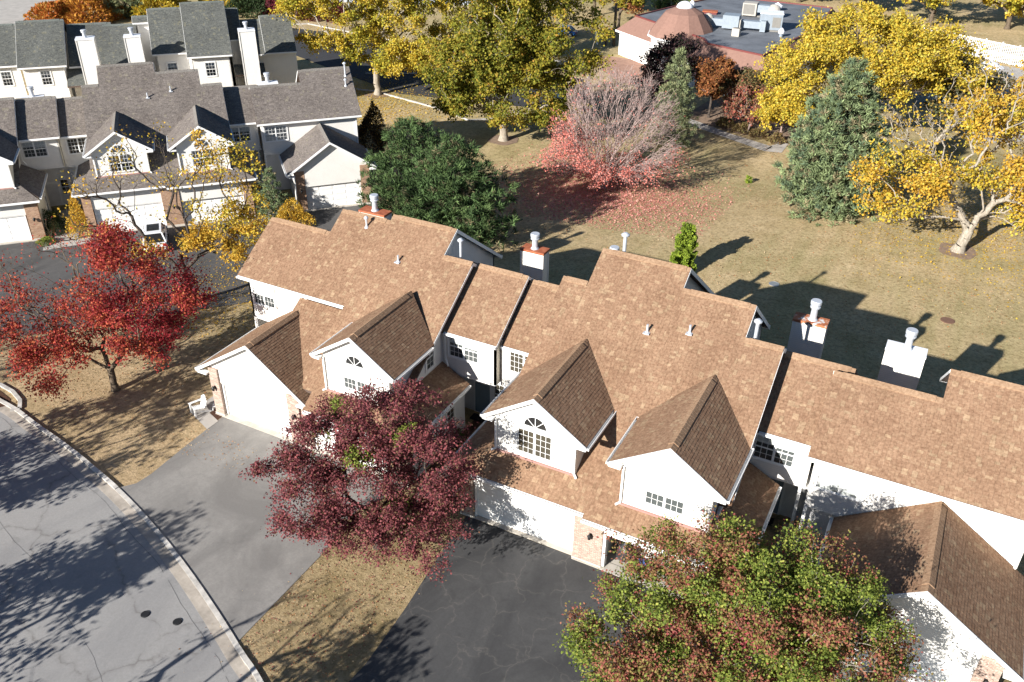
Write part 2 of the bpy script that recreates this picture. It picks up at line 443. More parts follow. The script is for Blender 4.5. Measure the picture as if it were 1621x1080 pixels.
def garage_door(root, O, x0, x1, y, z0, h, panels=4, rows=4, openness=0.0, name='garage_door'):
    """overhead door facing -y made of horizontal sections"""
    f = MB(); t = .10
    f.box(x0-t, x0, y-.16, y+.02, z0, z0+h+t); f.box(x1, x1+t, y-.16, y+.02, z0, z0+h+t); f.box(x0, x1, y-.16, y+.02, z0+h, z0+h+t)
    o = f.obj(name, M['trim'], root, O)
    sh = h/rows
    for r in range(rows):
        m = MB(); a = z0+r*sh; m.box(x0+.003, x1-.003, y-.045, y, a+.004, a+sh-.004)
        pw = (x1-x0)/panels
        for k in range(panels):
            px0 = x0+k*pw+.1; px1 = x0+(k+1)*pw-.1; b0 = a+.1; b1 = a+sh-.1
            m.solid([(px0+.04,y-.062,b1-.04),(px1-.04,y-.062,b1-.04),(px1-.04,y-.062,b0+.04),(px0+.04,y-.062,b0+.04)],
                    [(px0,y-.044,b1),(px1,y-.044,b1),(px1,y-.044,b0),(px0,y-.044,b0)])
        m.obj('door_section', M['door_white'], o, O)
    return o
def lantern(root, O, x, y, z):
    m = MB(); m.box(x-.06, x+.06, y-.02, y, z-.1, z+.12); m.box(x-.02, x+.02, y-.14, y-.02, z+.06, z+.1)
    m.lathe((x, y-.16, z-.16), [(.03, 0), (.07, .03), (.09, .2), (.11, .21), (.04, .3), (.01, .36)], 8)
    return m.obj('wall_lantern', M['iron'], root, O)
def downspout(root, O, pts, r=.04):
    m = MB()
    for a, b in zip(pts[:-1], pts[1:]):
        d = V(*b)-V(*a); up = (0, 1, 0) if abs(d[2]) > .7*np.linalg.norm(d) else (0, 0, 1)
        m.beam(a, b, .09, .07, up=up)
    return m.obj('downspout', M['trim'], root, O)
def chimney(root, O, x0, x1, y0, y1, z0, z1, capmat='rust', mat='siding', flue=1.0, fx=None):
    m = MB(); m.box(x0, x1, y0, y1, z0, z1)
    for cx, cy in ((x0, y0), (x1, y0), (x0, y1), (x1, y1)): m.box(cx-.05, cx+.05, cy-.05, cy+.05, z0, z1-.003)
    o = m.obj('chimney', M[mat], root, O)
    c = MB(); c.solid([(x0-.07,y0-.07,z1+.05),(x1+.07,y0-.07,z1+.05),(x1+.07,y1+.07,z1+.05),(x0-.07,y1+.07,z1+.05)],
                      [(x0-.07,y0-.07,z1-.09),(x1+.07,y0-.07,z1-.09),(x1+.07,y1+.07,z1-.09),(x0-.07,y1+.07,z1-.09)])
    c.obj('chimney_cap', M[capmat], o, O)
    fl = MB(); cx = (x0+x1)/2 if fx is None else fx; cy = (y0+y1)/2
    fl.lathe((cx, cy, z1+.05), [(.26, 0), (.18, .12), (.17, flue*.62), (.27, flue*.64), (.27, flue*.70), (.20, flue*.72), (.20, flue*.78), (.29, flue*.82), (.29, flue*.96), (.26, flue)], 18)
    fl.obj('chimney_flue', M['vent'], o, O, smooth=False)
    return o
def vent(root, O, x, y, z, h=.45, r=.06, hood=False):
    m = MB(); m.box(x-.16, x+.16, y-.2, y+.14, z-.03, z+.03) if not hood else None
    m.tube((x, y, z-.2), (x, y, z+h), r, r, 10)
    m.lathe((x, y, z-.02), [(r+.09, -.05), (r+.02, .09)], 10)
    if hood: m.lathe((x, y, z+h-.02), [(r, 0), (r*2.2, .03), (r*2.3, .1), (r*.9, .2)], 12)
    return m.obj('vent_pipe', M['vent'], root, O)

# ------------------------------------------------------------------ one row of attached townhouses (local metres, front faces -y)
S = 0.667
ORI = (-5.0, 33.0, 0.0)
def gable(R, root, O, x0, x1, xa, y0, y1, ze, za, wall_y, wx0, wx1, zbase, wmat='siding', name='gable_roof', gutters=(True, True), wy1=None, fw=.2, cap_end=None):
    """gable with ridge along y; front rake at y0"""
    for (xe, sg) in ((x0, -1), (x1, 1)):
        poly = [(xe, y0, ze), (xa, y0, za), (xa, y1, za), (xe, y1, ze)]
        o = R.plane(name, [poly], (-sg, 0), ridge=((xa, y0, za), (xa, y1 if cap_end is None else cap_end, za), (za-ze)/abs(xa-xe)) if sg == -1 else None,
                gutter=((xe, y0+.02, ze), (xe, y1 if gutters[0 if sg < 0 else 1] is True else gutters[0 if sg < 0 else 1], ze), (sg, 0)) if gutters[0 if sg < 0 else 1] else None)
        f = MB(); f.beam((xe+sg*.02, y0-.02, ze+.02), (xa, y0-.02, za+.02), .05, fw)
        f.obj('rake_board', M['trim'], o, O)
        # soffit strip + eave return
        f = MB(); f.plate([(xe, y0, ze-.17), (xa, y0, za-.17), (xa, wall_y, za-.17), (xe, wall_y, ze-.17)], (0, 0, -.02)); f.obj('soffit', M['trim'], o, O)
        xw = wx0 if sg < 0 else wx1
        f = MB(); f.box(min(xe, xw), max(xe, xw), y0+.0, wall_y-.002, ze-.27, ze-.175); f.obj('eave_return', M['trim'], o, O)
    sl = (za-ze)/(xa-x0); sr = (za-ze)/(x1-xa)
    zl = ze+(wx0-x0)*sl-.2; zr = ze+(x1-wx1)*sr-.2
    wall(root, O, [(wx0, wall_y, zbase), (wx1, wall_y, zbase), (wx1, wall_y, zr), (xa, wall_y, za-.22), (wx0, wall_y, zl)], (0, -1), wmat, 'gable_wall')

def townhouse_row(name, label, loc, rz, pal, brickm, sid, sidL, ground=0.0, open_garage=False, chims=None, seed=1, doors='white', ext=False):
    rng = random.Random(seed)
    O = (ORI[0], ORI[1], 0.0)
    root = thing(name, label, 'townhouses', loc, rz)
    R = Roofs(root, O, pal, rng)
    g = ground
    def W(pts, n, m=sid, nm='wall'): return wall(root, O, pts, n, m, nm)
    # ---- roof bays: x0,x1, front eave (y,z) , ridge y, rear eave (y,z), front gutter?
    def bay(x0, x1, ye, ze, yr, yb, zb, gut=None, rk=(0, 0), rear_gut=True, front_poly=None, capx=None):
        zr = ze+S*(yr-ye)
        fp = front_poly or [[(x0, ye, ze), (x1, ye, ze), (x1, yr, zr), (x0, yr, zr)]]
        rakes = []
        if rk[0]: pass
        if rk[1]: rakes.append(((x1+.012, rk[1] if rk[1] > 1 else ye, ze if rk[1] <= 1 else ze+S*(rk[1]-ye)), (x1+.012, yr, zr)))
        R.plane('roof', fp, (0, 1), ridge=((x0, yr, zr), (x1, yr, zr), S), gutter=((gut[0], ye, ze), (gut[1], ye, ze), (0, -1)) if gut else None, rakes=rakes)
        rr = []
        if rk[0]: rr.append(((x0-.012, yr, zr), (x0-.012, yb, zb)))
        if rk[1]: rr.append(((x1+.012, yr, zr), (x1+.012, yb, zb)))
        R.plane('roof', [[(x0, yr, zr), (x1, yr, zr), (x1, yb, zb), (x0, yb, zb)]], (0, -1), rakes=rr, gutter=((x1, yb, zb), (x0, yb, zb), (0, 1)) if rear_gut else None)
        return zr
    def sides(x, ye, ze, yr, zr, yb, zb, nx, m=sid, ylo=None, zlo=None):
        """gable side wall under a bay, at x, facing nx"""
        a = ye+.38; b = yb-.38
        za = ze+S*.38-.17; sb = (zr-zb)/(yb-yr); zbb = zb+sb*.38-.17
        pts = [(x, a, g), (x, b, g), (x, b, zbb), (x, yr, zr-.17), (x, a, za)]
        W(pts if nx > 0 else pts, (nx, 0), m)
    def rear(x0, x1, yb, zb, m=sid):
        W(rect_front(x0, x1, yb-.38, g, zb+.06)[::-1], (0, 1), m)
    # left end unit
    bay(-36.2, -31.75, 34.3, 6.53, 37.85, 41.7, 6.3, (-36.2, -28.34), (1, 0)); sides(-35.8, 34.3, 6.53, 37.85, 8.9, 41.7, 6.3, -1); rear(-35.8, -31.75, 41.7, 6.3)
    z39 = 3.0+S*(39.24-29)
    bay(-31.75, -28.32, 34.3, 6.53, 39.24, 43.9, 6.3, None, (1, 0)); sides(-31.7, 34.3, 6.53, 39.24, z39, 43.9, 6.3, -1); rear(-31.7, -28.3, 43.9, 6.3)
    # lower-left plane running down to the garage gable
    R.plane('roof', [[(-28.33, 29.95, 3.0+.95*.604), (-28.33, 34.3, 6.2), (-31.5, 34.3, 6.2), (-31.5, 33.2, 3.0+4.2*.604)]], (0, 1))
    zz = 3.0+S*.9; bay(-28.32, -24.0, 29.0, 3.0, 39.6, 45.0, 6.11, (-27.42, -24.0), (0, 0), front_poly=[[(-27.5, 29.0, 3.0), (-24.0, 29.0, 3.0), (-24.0, 29.9, zz), (-27.5, 29.9, zz)], [(-28.32, 29.9, zz), (-24.0, 29.9, zz), (-24.0, 39.6, 3.0+S*10.6), (-28.32, 39.6, 3.0+S*10.6)]]); sides(-24.35, 38.5, 9.3, 39.6, 3+S*10.6, 45.0, 6.11, 1, 'siding_grey'); rear(-28.3, -24.35, 45.0, 6.11)
    b = MB(); zr = 3+S*10.6
    b.beam((-23.985, 38.1, zr-S*1.5-.01), (-23.985, 39.6, zr-.01), .022, .19); b.obj('rake_board', M['trim'], root, O); b = MB(); b.beam((-23.985, 39.6, zr+.012), (-23.985, 45.0, 6.122), .03, .24); b.obj('rake_board', M['trim'], root, O)
    # right part of left unit
    zr = 3.0+S*9.1
    R.plane('roof', [[(-24.0, 29.0, 3.0), (-20.75, 29.0, 3.0), (-22.3, 30.6, 3.0+S*1.6), (-24.0, 30.6, 3.0+S*1.6)],
                     [(-24.0, 30.6, 3.0+S*1.6), (-22.1, 30.6, 3.0+S*1.6), (-22.1, 38.1, zr), (-24.0, 38.1, zr)]], (0, 1),
            ridge=((-24.0, 38.1, zr), (-22.1, 38.1, zr), S), gutter=((-24.0, 29.0, 3.0), (-20.75, 29.0, 3.0), (0, -1)), rakes=[((-22.088, 33.3, 3.0+S*4.3), (-22.088, 38.1, zr))])
    R.plane('roof', [[(-24.0, 38.1, zr), (-22.1, 38.1, zr), (-22.1, 38.9, zr-.55), (-24.0, 38.9, zr-.55)]], (0, -1), rakes=[((-22.088, 38.1, zr), (-22.088, 38.9, zr-.55))])
    W([(-22.5, 30.1, g), (-22.5, 38.7, g), (-22.5, 38.7, zr-.6), (-22.5, 38.1, zr-.2), (-22.5, 30.1, 3.0+S*1.1-.2)], (1, 0), sidL)
    W(rect_front(-24.35, -22.5, 38.75, g, zr-.6)[::-1], (0, 1), sid)
    # side skirt roof (left unit) sloping down to +x
    R.plane('roof', [[(-22.5, 30.85, 4.1), (-20.75, 29.2, 3.12), (-20.75, 35.2, 3.12), (-22.5, 35.2, 4.1)]], (-1, 0), gutter=((-20.75, 29.2, 3.12), (-20.75, 35.15, 3.12), (1, 0)))
    # connector 1 and 2
    bay(-22.45, -18.9, 34.9, 6.33, 38.6, 43.4, 5.6, (-22.1, -18.9), (0, 1)); rear(-22.4, -18.9, 43.4, 5.6)
    bay(-18.88, -16.2, 35.4, 6.14, 38.9, 43.4, 5.5, (-18.88, -16.57), (0, 0)); rear(-18.9, -16.2, 43.4, 5.5)
    W(rect_front(-22.5, -19.15, 35.28, 3.5, 6.45), (0, -1), sid); W([(-19.15, 35.28, 3.5), (-19.15, 36.5, 3.5), (-19.15, 36.5, 7.0), (-19.15, 35.28, 6.4)], (1, 0), 'siding_cream')
    W(rect_front(-19.1, -16.1, 35.78, 3.3, 6.2), (0, -1), sid)
    W(rect_front(-22.5, -19.0, 36.9, g, 3.5), (0, -1), 'siding_grey'); W(rect_front(-19.0, -16.1, 36.4, g, 3.3), (0, -1), 'siding_grey')
    m = MB(); m.box(-22.4, -19.15, 35.3, 36.95, 3.42, 3.5); m.box(-19.1, -16.1, 35.8, 36.6, 3.22, 3.3); m.obj('soffit', M['trim'], root, O)
    # middle pair
    def PM(y): return 3.3+S*(y-28.45)
    def bayM(x0, x1, yr, yb, zb, rk=(0, 0), y0=30.5):
        R.plane('roof', [[(x0, y0, PM(y0)), (x1, y0, PM(y0)), (x1, yr, PM(yr)), (x0, yr, PM(yr))]], (0, 1), ridge=((x0, yr, PM(yr)), (x1, yr, PM(yr)), S),
                rakes=([((x1+.012, rk[1], PM(rk[1])), (x1+.012, yr, PM(yr)))] if rk[1] else []))
        R.plane('roof', [[(x0, yr, PM(yr)), (x1, yr, PM(yr)), (x1, yb, zb), (x0, yb, zb)]], (0, -1), gutter=((x1, yb, zb), (x0, yb, zb), (0, 1)),
                rakes=([((x1+.012, yr, PM(yr)), (x1+.012, yb, zb))] if rk[1] else [])+([((x0-.012, yr, PM(yr)), (x0-.012, yb, zb))] if rk[0] else []), rakeh=.24)
    bayM(-16.57, -15.15, 38.0, 42.0, 7.0, (30.8, 0)); rear(-16.5, -15.15, 42.0, 7.0)
    bayM(-15.15, -10.35, 39.78, 46.13, 6.3, (37.5, 37.5)); rear(-14.8, -10.75, 46.13, 6.3)
    bayM(-10.35, -6.65, 38.77, 44.0, 6.34, (0, 37.0)); rear(-10.75, -7.0, 44.0, 6.34)
    bayM(-6.65, -4.8, 37.25, 38.1, 8.62, (0, 30.8)); rear(-7.0, -5.2, 38.2, 8.55)
    for x, yr, yb, zb, nx in ((-10.75, 39.78, 46.13, 6.3, 1), (-14.8, 39.78, 46.13, 6.3, -1), (-7.0, 38.77, 44.0, 6.34, 1)):
        zr = PM(yr); sb = (zr-zb)/(yb-yr)
        W([(x, 37.8, g), (x, yb-.38, g), (x, yb-.38, zb+sb*.38-.17), (x, yr, zr-.17), (x, 37.8, PM(37.8)-.17)], (nx, 0), 'siding_grey')
    W([(-5.2, 30.0, g), (-5.2, 38.0, g), (-5.2, 38.0, 8.5), (-5.2, 37.25, PM(37.25)-.2), (-5.2, 30.0, PM(30)-.2)], (1, 0), sidL)
    W([(-16.15, 30.0, g), (-16.15, 41.6, g), (-16.15, 41.6, 7.0), (-16.15, 38.0, PM(38)-.2), (-16.15, 30.0, PM(30)-.2)], (-1, 0), sidL)
    # low front strip of the middle pair with hipped side skirts
    e1, e2 = 28.45, 28.25
    R.plane('roof', [[(-18.1, e1, PM(e1)), (-10.85, e1, PM(e1)), (-10.85, 29.72, PM(29.72)), (-16.15, 29.72, PM(29.72))],
                     [(-16.15, 29.72, PM(29.72)), (-5.35, 29.72, PM(29.72)), (-5.35, 30.5, PM(30.5)), (-16.15, 30.5, PM(30.5))],
                     [(-10.85, e2, PM(e2)), (-3.45, e2, PM(e2)), (-5.35, 29.72, PM(29.72)), (-10.85, 29.72, PM(29.72))]], (0, 1),
            gutter=((-18.1, e1, PM(e1)), (-10.85, e1, PM(e1)), (0, -1)))
    R.gutter((-10.85, e2, PM(e2)), (-3.45, e2, PM(e2)), (0, -1))
    R.plane('roof', [[(-18.1, e1, PM(e1)), (-16.15, 29.72, PM(29.72)), (-16.15, 35.9, PM(29.72)), (-18.1, 35.9, PM(e1))]], (1, 0), gutter=((-18.1, e1, PM(e1)), (-18.1, 35.7, PM(e1)), (-1, 0)))
    R.plane('roof', [[(-5.35, 29.72, PM(29.72)), (-3.45, e2, PM(e2)), (-3.45, 34.8, PM(e2)), (-5.35, 34.8, PM(29.72))]], (-1, 0), gutter=((-3.45, e2, PM(e2)), (-3.45, 34.75, PM(e2)), (1, 0)))
    # connector 3
    bay(-5.15, -1.55, 34.5, 6.15, 38.05, 42.9, 5.3, (-4.8, -2.42), (0, 0)); rear(-5.2, -1.55, 42.9, 5.3)
    W(rect_front(-5.2, -2.3, 34.88, 3.45, 6.25), (0, -1), sid); W(rect_front(-5.2, -2.1, 36.5, g, 3.45), (0, -1), 'siding_grey')
    m = MB(); m.box(-5.1, -2.15, 34.9, 36.6, 3.37, 3.45); m.obj('soffit', M['trim'], root, O)
    # right unit
    bay(-2.41, 2.27, 33.6, 6.2, 37.25, 42.4, 5.2, (-2.41, 7.15), (1, 0)); rear(-2.05, 2.3, 42.4, 5.2)
    bay(2.27, 7.15, 33.6, 6.2, 38.5, 44.0, 5.75, None, (1, 1)); rear(2.65, 6.75, 44.0, 5.75)
    zr = 6.2+S*4.9
    for x, nx in ((6.75, 1), (2.65, -1)):
        W([(x, 34.0, g), (x, 43.6, g), (x, 43.6, 5.85), (x, 38.5, zr-.17), (x, 34.0, 6.3)], (nx, 0), sid)
    W(rect_front(-2.1, 6.75, 33.95, 3.2, 6.32), (0, -1), sid)
    W(rect_front(-2.1, 6.75, 34.5, g, 3.2), (0, -1), 'siding_grey')
    W([(-2.08, 34.0, 3.2), (-2.08, 35.5, 3.2), (-2.08, 35.5, 7.2), (-2.08, 34.0, 6.2)], (-1, 0), sid)
    m = MB(); m.box(-2.05, 6.7, 33.98, 34.5, 3.12, 3.2); m.box(-2.1, -1.95, 33.96, 34.1, g, 3.12); m.obj('soffit', M['trim'], root, O)
    # ---- garage gables at both ends
    gable(R, root, O, -35.3, -27.4, -31.15, 29.2, 34.6, 3.08, 5.8, 29.52, -34.6, -28.15, g+2.3, sid, cap_end=33.75)
    gable(R, root, O, -.72, 7.2, 3.24, 28.2, 33.9, 3.05, 5.7, 28.57, -.1, 6.6, g+2.3, sid, gutters=(True, 33.3))
    # ---- dormers
    dm = ((-27.2, -22.05, -24.6, 29.9, 6.12, 7.85, 30.26, -26.75, -22.5, 3.3, 35.6, 35.9, (33.6, 33.5)), (-16.65, -11.35, -14.0, 29.4, 6.2, 7.97, 29.75, -16.15, -11.9, 3.6, 35.4, 35.7, (34.1, 32.75)), (-10.05, -4.8, -7.4, 28.95, 6.22, 7.97, 29.3, -9.5, -5.35, 3.4, 35.3, 35.6, (32.75, 33.0)))
    for (x0, x1, xa, y0, ze, za, wy, wx0, wx1, zb, yend, yr2, gg) in dm:
        for (xe, sg) in ((x0, -1), (x1, 1)):
            pe = gg[0] if sg < 0 else gg[1]
            poly = [(xe, y0, ze), (xa, y0, za), (xa, yend, za), (xe, min(pe+.25, yend), ze)]
            o = R.plane('dormer_roof', [poly], (-sg, 0), thick=.1, ridge=((xa, y0, za), (xa, yend-.3, za), (za-ze)/abs(xa-xe)) if sg < 0 else None,
                    gutter=((xe, y0+.02, ze), (xe, pe, ze), (sg, 0)))
            f = MB(); f.beam((xe+sg*.02, y0-.02, ze+.02), (xa, y0-.02, za+.02), .05, .2); f.obj('rake_board', M['trim'], o, O)
            f = MB(); f.plate([(xe, y0, ze-.12), (xa, y0, za-.12), (xa, wy, za-.12), (xe, wy, ze-.12)], (0, 0, -.02)); f.obj('soffit', M['trim'], o, O)
            xw = wx0 if sg < 0 else wx1
            f = MB(); f.box(min(xe, xw), max(xe, xw), y0, wy-.002, ze-.24, ze-.125); f.obj('eave_return', M['trim'], o, O)
            W(rect_side(xw+(.01 if sg < 0 else -.01), wy+.12, 34.0, zb, ze+.1), (sg, 0), sid if sg < 0 else sidL, 'dormer_wall')
            x_ = xw+sg*.05; zf = (3.3+S*(wy-28.45) if x0 > -20 else 3.0+S*(wy-29))
            downspout(root, O, [(xw-sg*.06, wy-.05, ze-.2), (xw-sg*.06, wy-.05, zf+.1), (xw+sg*.12, wy-.22, zf+.02)])
        s1 = (za-ze)/(xa-x0)
        W([(wx0, wy, zb), (wx1, wy, zb), (wx1, wy, ze+(x1-wx1)*s1-.14), (xa, wy, za-.16), (wx0, wy, ze+(wx0-x0)*s1-.14)], (0, -1), sid, 'dormer_wall')
        # flashing where the dormer wall meets the roof
        zf = (3.3+S*(wy-28.45) if x0 > -20 else 3.0+S*(wy-29))
        m = MB(); m.box(wx0, wx1, wy-.10, wy-.002, zf-.12, zf+.03); m.obj('flashing', M['flash'], root, O)
    window(root, O, (-25.5, 30.26, 4.38), (1, 0), (0, -1), 1.66, 1.38, 2, True, (3, 4), .55)
    arch_window(root, O, (-24.67, 30.26, 5.97), 1.1, False)
    window(root, O, (-14.95, 29.75, 4.5), (1, 0), (0, -1), 1.8, 1.38, 2, not open_garage, (3, 4), .0 if open_garage else .5)
    arch_window(root, O, (-14.03, 29.75, 6.15), 1.15, not open_garage)
    window(root, O, (-8.35, 29.3, 4.38), (1, 0), (0, -1), 1.8, 1.42, 2, True, (3, 4), .5)
    arch_window(root, O, (-7.42, 29.3, 6.1), 1.2, True)
    # upper windows on the recessed walls
    window(root, O, (-35.5, 34.68, 4.65), (1, 0), (0, -1), 1.62, 1.4, 2, True, (3, 4), .5)
    W(rect_front(-35.8, -28.3, 34.68, 3.6, 6.5), (0, -1), sid)
    W(rect_front(-35.8, -28.3, 36.0, g, 3.6), (0, -1), 'siding_grey')
    m = MB(); m.box(-35.8, -28.3, 34.7, 36.0, 3.5, 3.6); m.obj('soffit', M['trim'], root, O); m = MB(); m.box(-35.8, -35.62, 34.72, 34.9, g, 3.5); m.obj('porch_post', M['trim'], root, O)
    window(root, O, (-22.05, 35.28, 4.62), (1, 0), (0, -1), 1.85, 1.35, 2, True, (3, 4), .4)
    window(root, O, (-18.55, 35.78, 4.42), (1, 0), (0, -1), 1.75, 1.35, 2, False, (3, 4), 0)
    window(root, O, (-22.5, 33.55, 4.4), (0, 1), (1, 0), .75, 1.4, 1, True, (2, 4), 0.3)
    window(root, O, (-4.95, 34.88, 4.35), (1, 0), (0, -1), 1.9, 1.35, 2, True, (3, 4), .35)
    window(root, O, (-1.8, 33.95, 4.42), (1, 0), (0, -1), 2.0, 1.35, 2, True, (3, 4), 1.0)
    # entry doors and ground floor windows in the recesses
    for x, y in ((-21.35, 36.9), (-4.4, 36.5)):
        m = MB(); m.box(x-.1, x+1.1, y-.06, y, g, g+2.25); o = m.obj('door_frame', M['trim'], root, O)
        m = MB(); m.box(x+.02, x+.98, y-.09, y-.06, g+.08, g+2.12); m.obj('entry_door', M['entry' if doors == 'grey' else 'entry_white'], o, O)
    window(root, O, (-20.1, 36.9, g+1.0), (1, 0), (0, -1), .7, 1.4, 1, True, (2, 4), 0)
    window(root, O, (-21.1, 33.2, g+.9), (0, 1), (1, 0), .8, 1.4, 1, True, (2, 4), 0)
    W([(-21.1, 29.6, g), (-21.1, 35.2, g), (-21.1, 35.2, 3.3), (-21.1, 29.6, 3.1)], (1, 0), sidL)
    W([(-17.65, 28.9, g), (-17.65, 36.3, g), (-17.65, 36.3, 3.3), (-17.65, 28.9, 3.2)], (-1, 0), sidL)
    W([(-3.9, 28.8, g), (-3.9, 34.8, g), (-3.9, 34.8, 3.3), (-3.9, 28.8, 3.1)], (1, 0), sidL)
    window(root, O, (-3.9, 33.3, g+.9), (0, 1), (1, 0), .8, 1.4, 1, True, (2, 4), 0)
    for px_, py_ in ((-16.9, 35.85), (-2.6, 35.0)): m = MB(); m.box(px_, px_+.15, py_, py_+.15, g, 3.3); m.obj('porch_post', M['trim'], root, O)
    # ---- garage fronts
    def pier(x0, x1, y0, y1, z1, nm='brick_pier'):
        m = MB(); m.box(x0, x1, y0, y1, g+.16, z1); o = m.obj(nm, M[brickm], root, O)
        m = MB(); m.box(x0-.03, x1+.03, y0-.03, y1, g-.05, g+.16); m.obj('pier_base', M['concrete'], o, O)
    dh = 2.2
    # left end garage
    pier(-34.6, -33.95, 29.4, 29.8, 3.25); pier(-28.95, -28.15, 29.4, 29.8, 3.25)
    garage_door(root, O, -33.85, -29.05, 29.74, g+.02, dh)
    W([(-34.55, 29.6, g), (-34.55, 34.7, g), (-34.55, 34.7, 3.3), (-34.55, 29.6, 3.3)], (-1, 0), sid); W([(-28.2, 29.8, g), (-28.2, 31, g), (-28.2, 31, 3.3), (-28.2, 29.8, 3.3)], (1, 0), sid)
    lantern(root, O, -34.3, 29.4, g+1.95); lantern(root, O, -28.5, 29.4, g+1.95)
    # second garage of left unit
    pier(-27.95, -27.4, 29.35, 29.8, 3.05); pier(-22.1, -21.1, 29.35, 29.8, 3.05)
    W(rect_front(-27.4, -22.1, 29.45, g+dh+.1, 3.1), (0, -1), sid); garage_door(root, O, -27.25, -22.3, 29.65, g+.02, dh)
    lantern(root, O, -21.6, 29.35, g+1.9)
    # middle pair garages
    pier(-17.65, -16.95, 28.85, 29.2, 3.3); W(rect_front(-16.95, -11.4, 28.95, g+dh+.1, 3.45), (0, -1), sid); garage_door(root, O, -16.8, -11.5, 29.15, g+.02, dh)
    pier(-11.4, -9.95, 28.72, 29.25, 3.3); lantern(root, O, -10.55, 28.72, g+1.85)
    W(rect_front(-9.95, -4.6, 28.8, g+dh-.02, 3.2), (0, -1), sid)
    if open_garage:
        f = MB(); f.box(-9.95, -9.8, 28.78, 29.1, g, g+dh-.02); f.box(-4.75, -4.6, 28.78, 29.1, g, g+dh-.02); f.box(-9.8, -4.75, 28.82, 29.1, g+dh-.1, g+dh-.021)
        f.obj('garage_door_frame', M['trim'], root, O)
        f = MB(); f.box(-9.95, -4.6, 28.75, 35.5, g-.1, g+.03); f.obj('garage_floor', M['concrete'], root, O)
        f = MB(); f.box(-10.1, -9.97, 29.3, 35.5, g, 3.3); f.box(-4.7, -4.6, 29.3, 35.5, g, 3.3); f.box(-10.1, -4.6, 35.5, 35.6, g, 3.3); f.obj('garage_inner_wall', M['siding_grey'], root, O)
    else: garage_door(root, O, -9.8, -4.75, 29.1, g+.02, dh)
    pier(-4.6, -3.9, 28.7, 29.2, 3.15)
    # right end garage
    pier(-.1, .75, 28.55, 28.95, 3.2); pier(5.75, 6.6, 28.55, 28.95, 3.2)
    garage_door(root, O, .85, 5.65, 28.85, g+.02, dh)
    W([(-.05, 28.9, g), (-.05, 34.0, g), (-.05, 34.0, 3.2), (-.05, 28.9, 3.2)], (-1, 0), sid); W([(6.55, 28.9, g), (6.55, 34.0, g), (6.55, 34.0, 3.2), (6.55, 28.9, 3.2)], (1, 0), sid)
    lantern(root, O, .35, 28.55, g+1.95); lantern(root, O, 6.2, 28.55, g+1.95)
    downspout(root, O, [(-.12, 28.5, 2.9), (-.12, 28.5, g+.3), (-.3, 28.25, g+.1)])
    # concrete aprons
    for x0, x1, y in ((-34.6, -28.2, 29.3), (-27.4, -21.1, 29.25), (-17.65, -11.4, 28.84), (-11.4, -3.9, 28.62), (-.1, 6.6, 28.45)):
        m = MB(); m.box(x0, x1, y, y+.6, g-.1, g+.05); m.obj('concrete_apron', M['concrete'], root, O)
    # downspouts
    downspout(root, O, [(-22.25, 35.2, 6.2), (-22.25, 35.2, 4.4), (-22.0, 35.0, 4.1)])
    downspout(root, O, [(6.65, 33.9, 6.0), (6.65, 33.9, 3.4)])
    if ext:   # this row is shorter: it ends after the connector
        for o in list(root.children):
            if o.type != 'MESH' or not o.data.vertices: continue
            if sum(v.co.x for v in o.data.vertices)/len(o.data.vertices)+ORI[0] < -22.45:
                for c in list(o.children): bpy.data.objects.remove(c)
                bpy.data.objects.remove(o)
        W([(-22.3, 35.3, g), (-22.3, 43.0, g), (-22.3, 43.0, 5.6), (-22.3, 38.6, 8.6), (-22.3, 35.3, 6.3)], (-1, 0), sid)
    # ---- chimneys and vents
    for c in (chims if chims is not None else []):
        chimney(root, O, *c[:6], **c[6])
    def pz(x, y): return (3.3+S*(y-28.45)) if x > -17 else 3.0+S*(y-29)
    vent(root, O, -11.25, 36.4, pz(-11.25, 36.4)); vent(root, O, -9.25, 36.85, pz(-9.25, 36.85)); vent(root, O, -26.5, 37.2, pz(-26.5, 37.2), .4)
    vent(root, O, -29.6, 38.6, 3+S*9.6, .5, .06, True)
    if open_garage:
        vent(root, O, -14.3, 40.7, 10.1, 1.3, .1, True); vent(root, O, -23.55, 39.2, 8.3, 1.3, .08, True); vent(root, O, -6.3, 37.9, 8.7, 1.1, .09, True)
    elif not ext:
        vent(root, O, 6.6, 37.6, 6.2+S*4.0, 1.1, .08, True); vent(root, O, 6.4, 36.6, 6.2+S*3, .5, .07, True)
    if ext:
        bay(7.17, 12.5, 33.6, 6.2, 38.0, 43.3, 5.9, None, (0, 1)); rear(7.1, 12.1, 43.3, 5.9)
        for x, y, w in ((5.1, 43.62, 1.0), (9.1, 42.92, 1.0), (-8.0, 43.62, 1.05), (-12.1, 45.75, 1.05)):
            window(root, O, (x, y, 4.0 if y > 45 else 3.7), (-1, 0), (0, 1), w, 1.5, 1, True, (3, 4), .4)
        R.plane('roof', [[(-18.6, 44.6, 3.6), (-15.2, 44.6, 3.6), (-15.2, 43.0, 4.4), (-18.6, 43.0, 4.4)], [(-1.5, 44.6, 3.6), (2.6, 44.6, 3.6), (2.6, 42.0, 4.9), (-1.5, 42.0, 4.9)]], (0, -1))
    return root
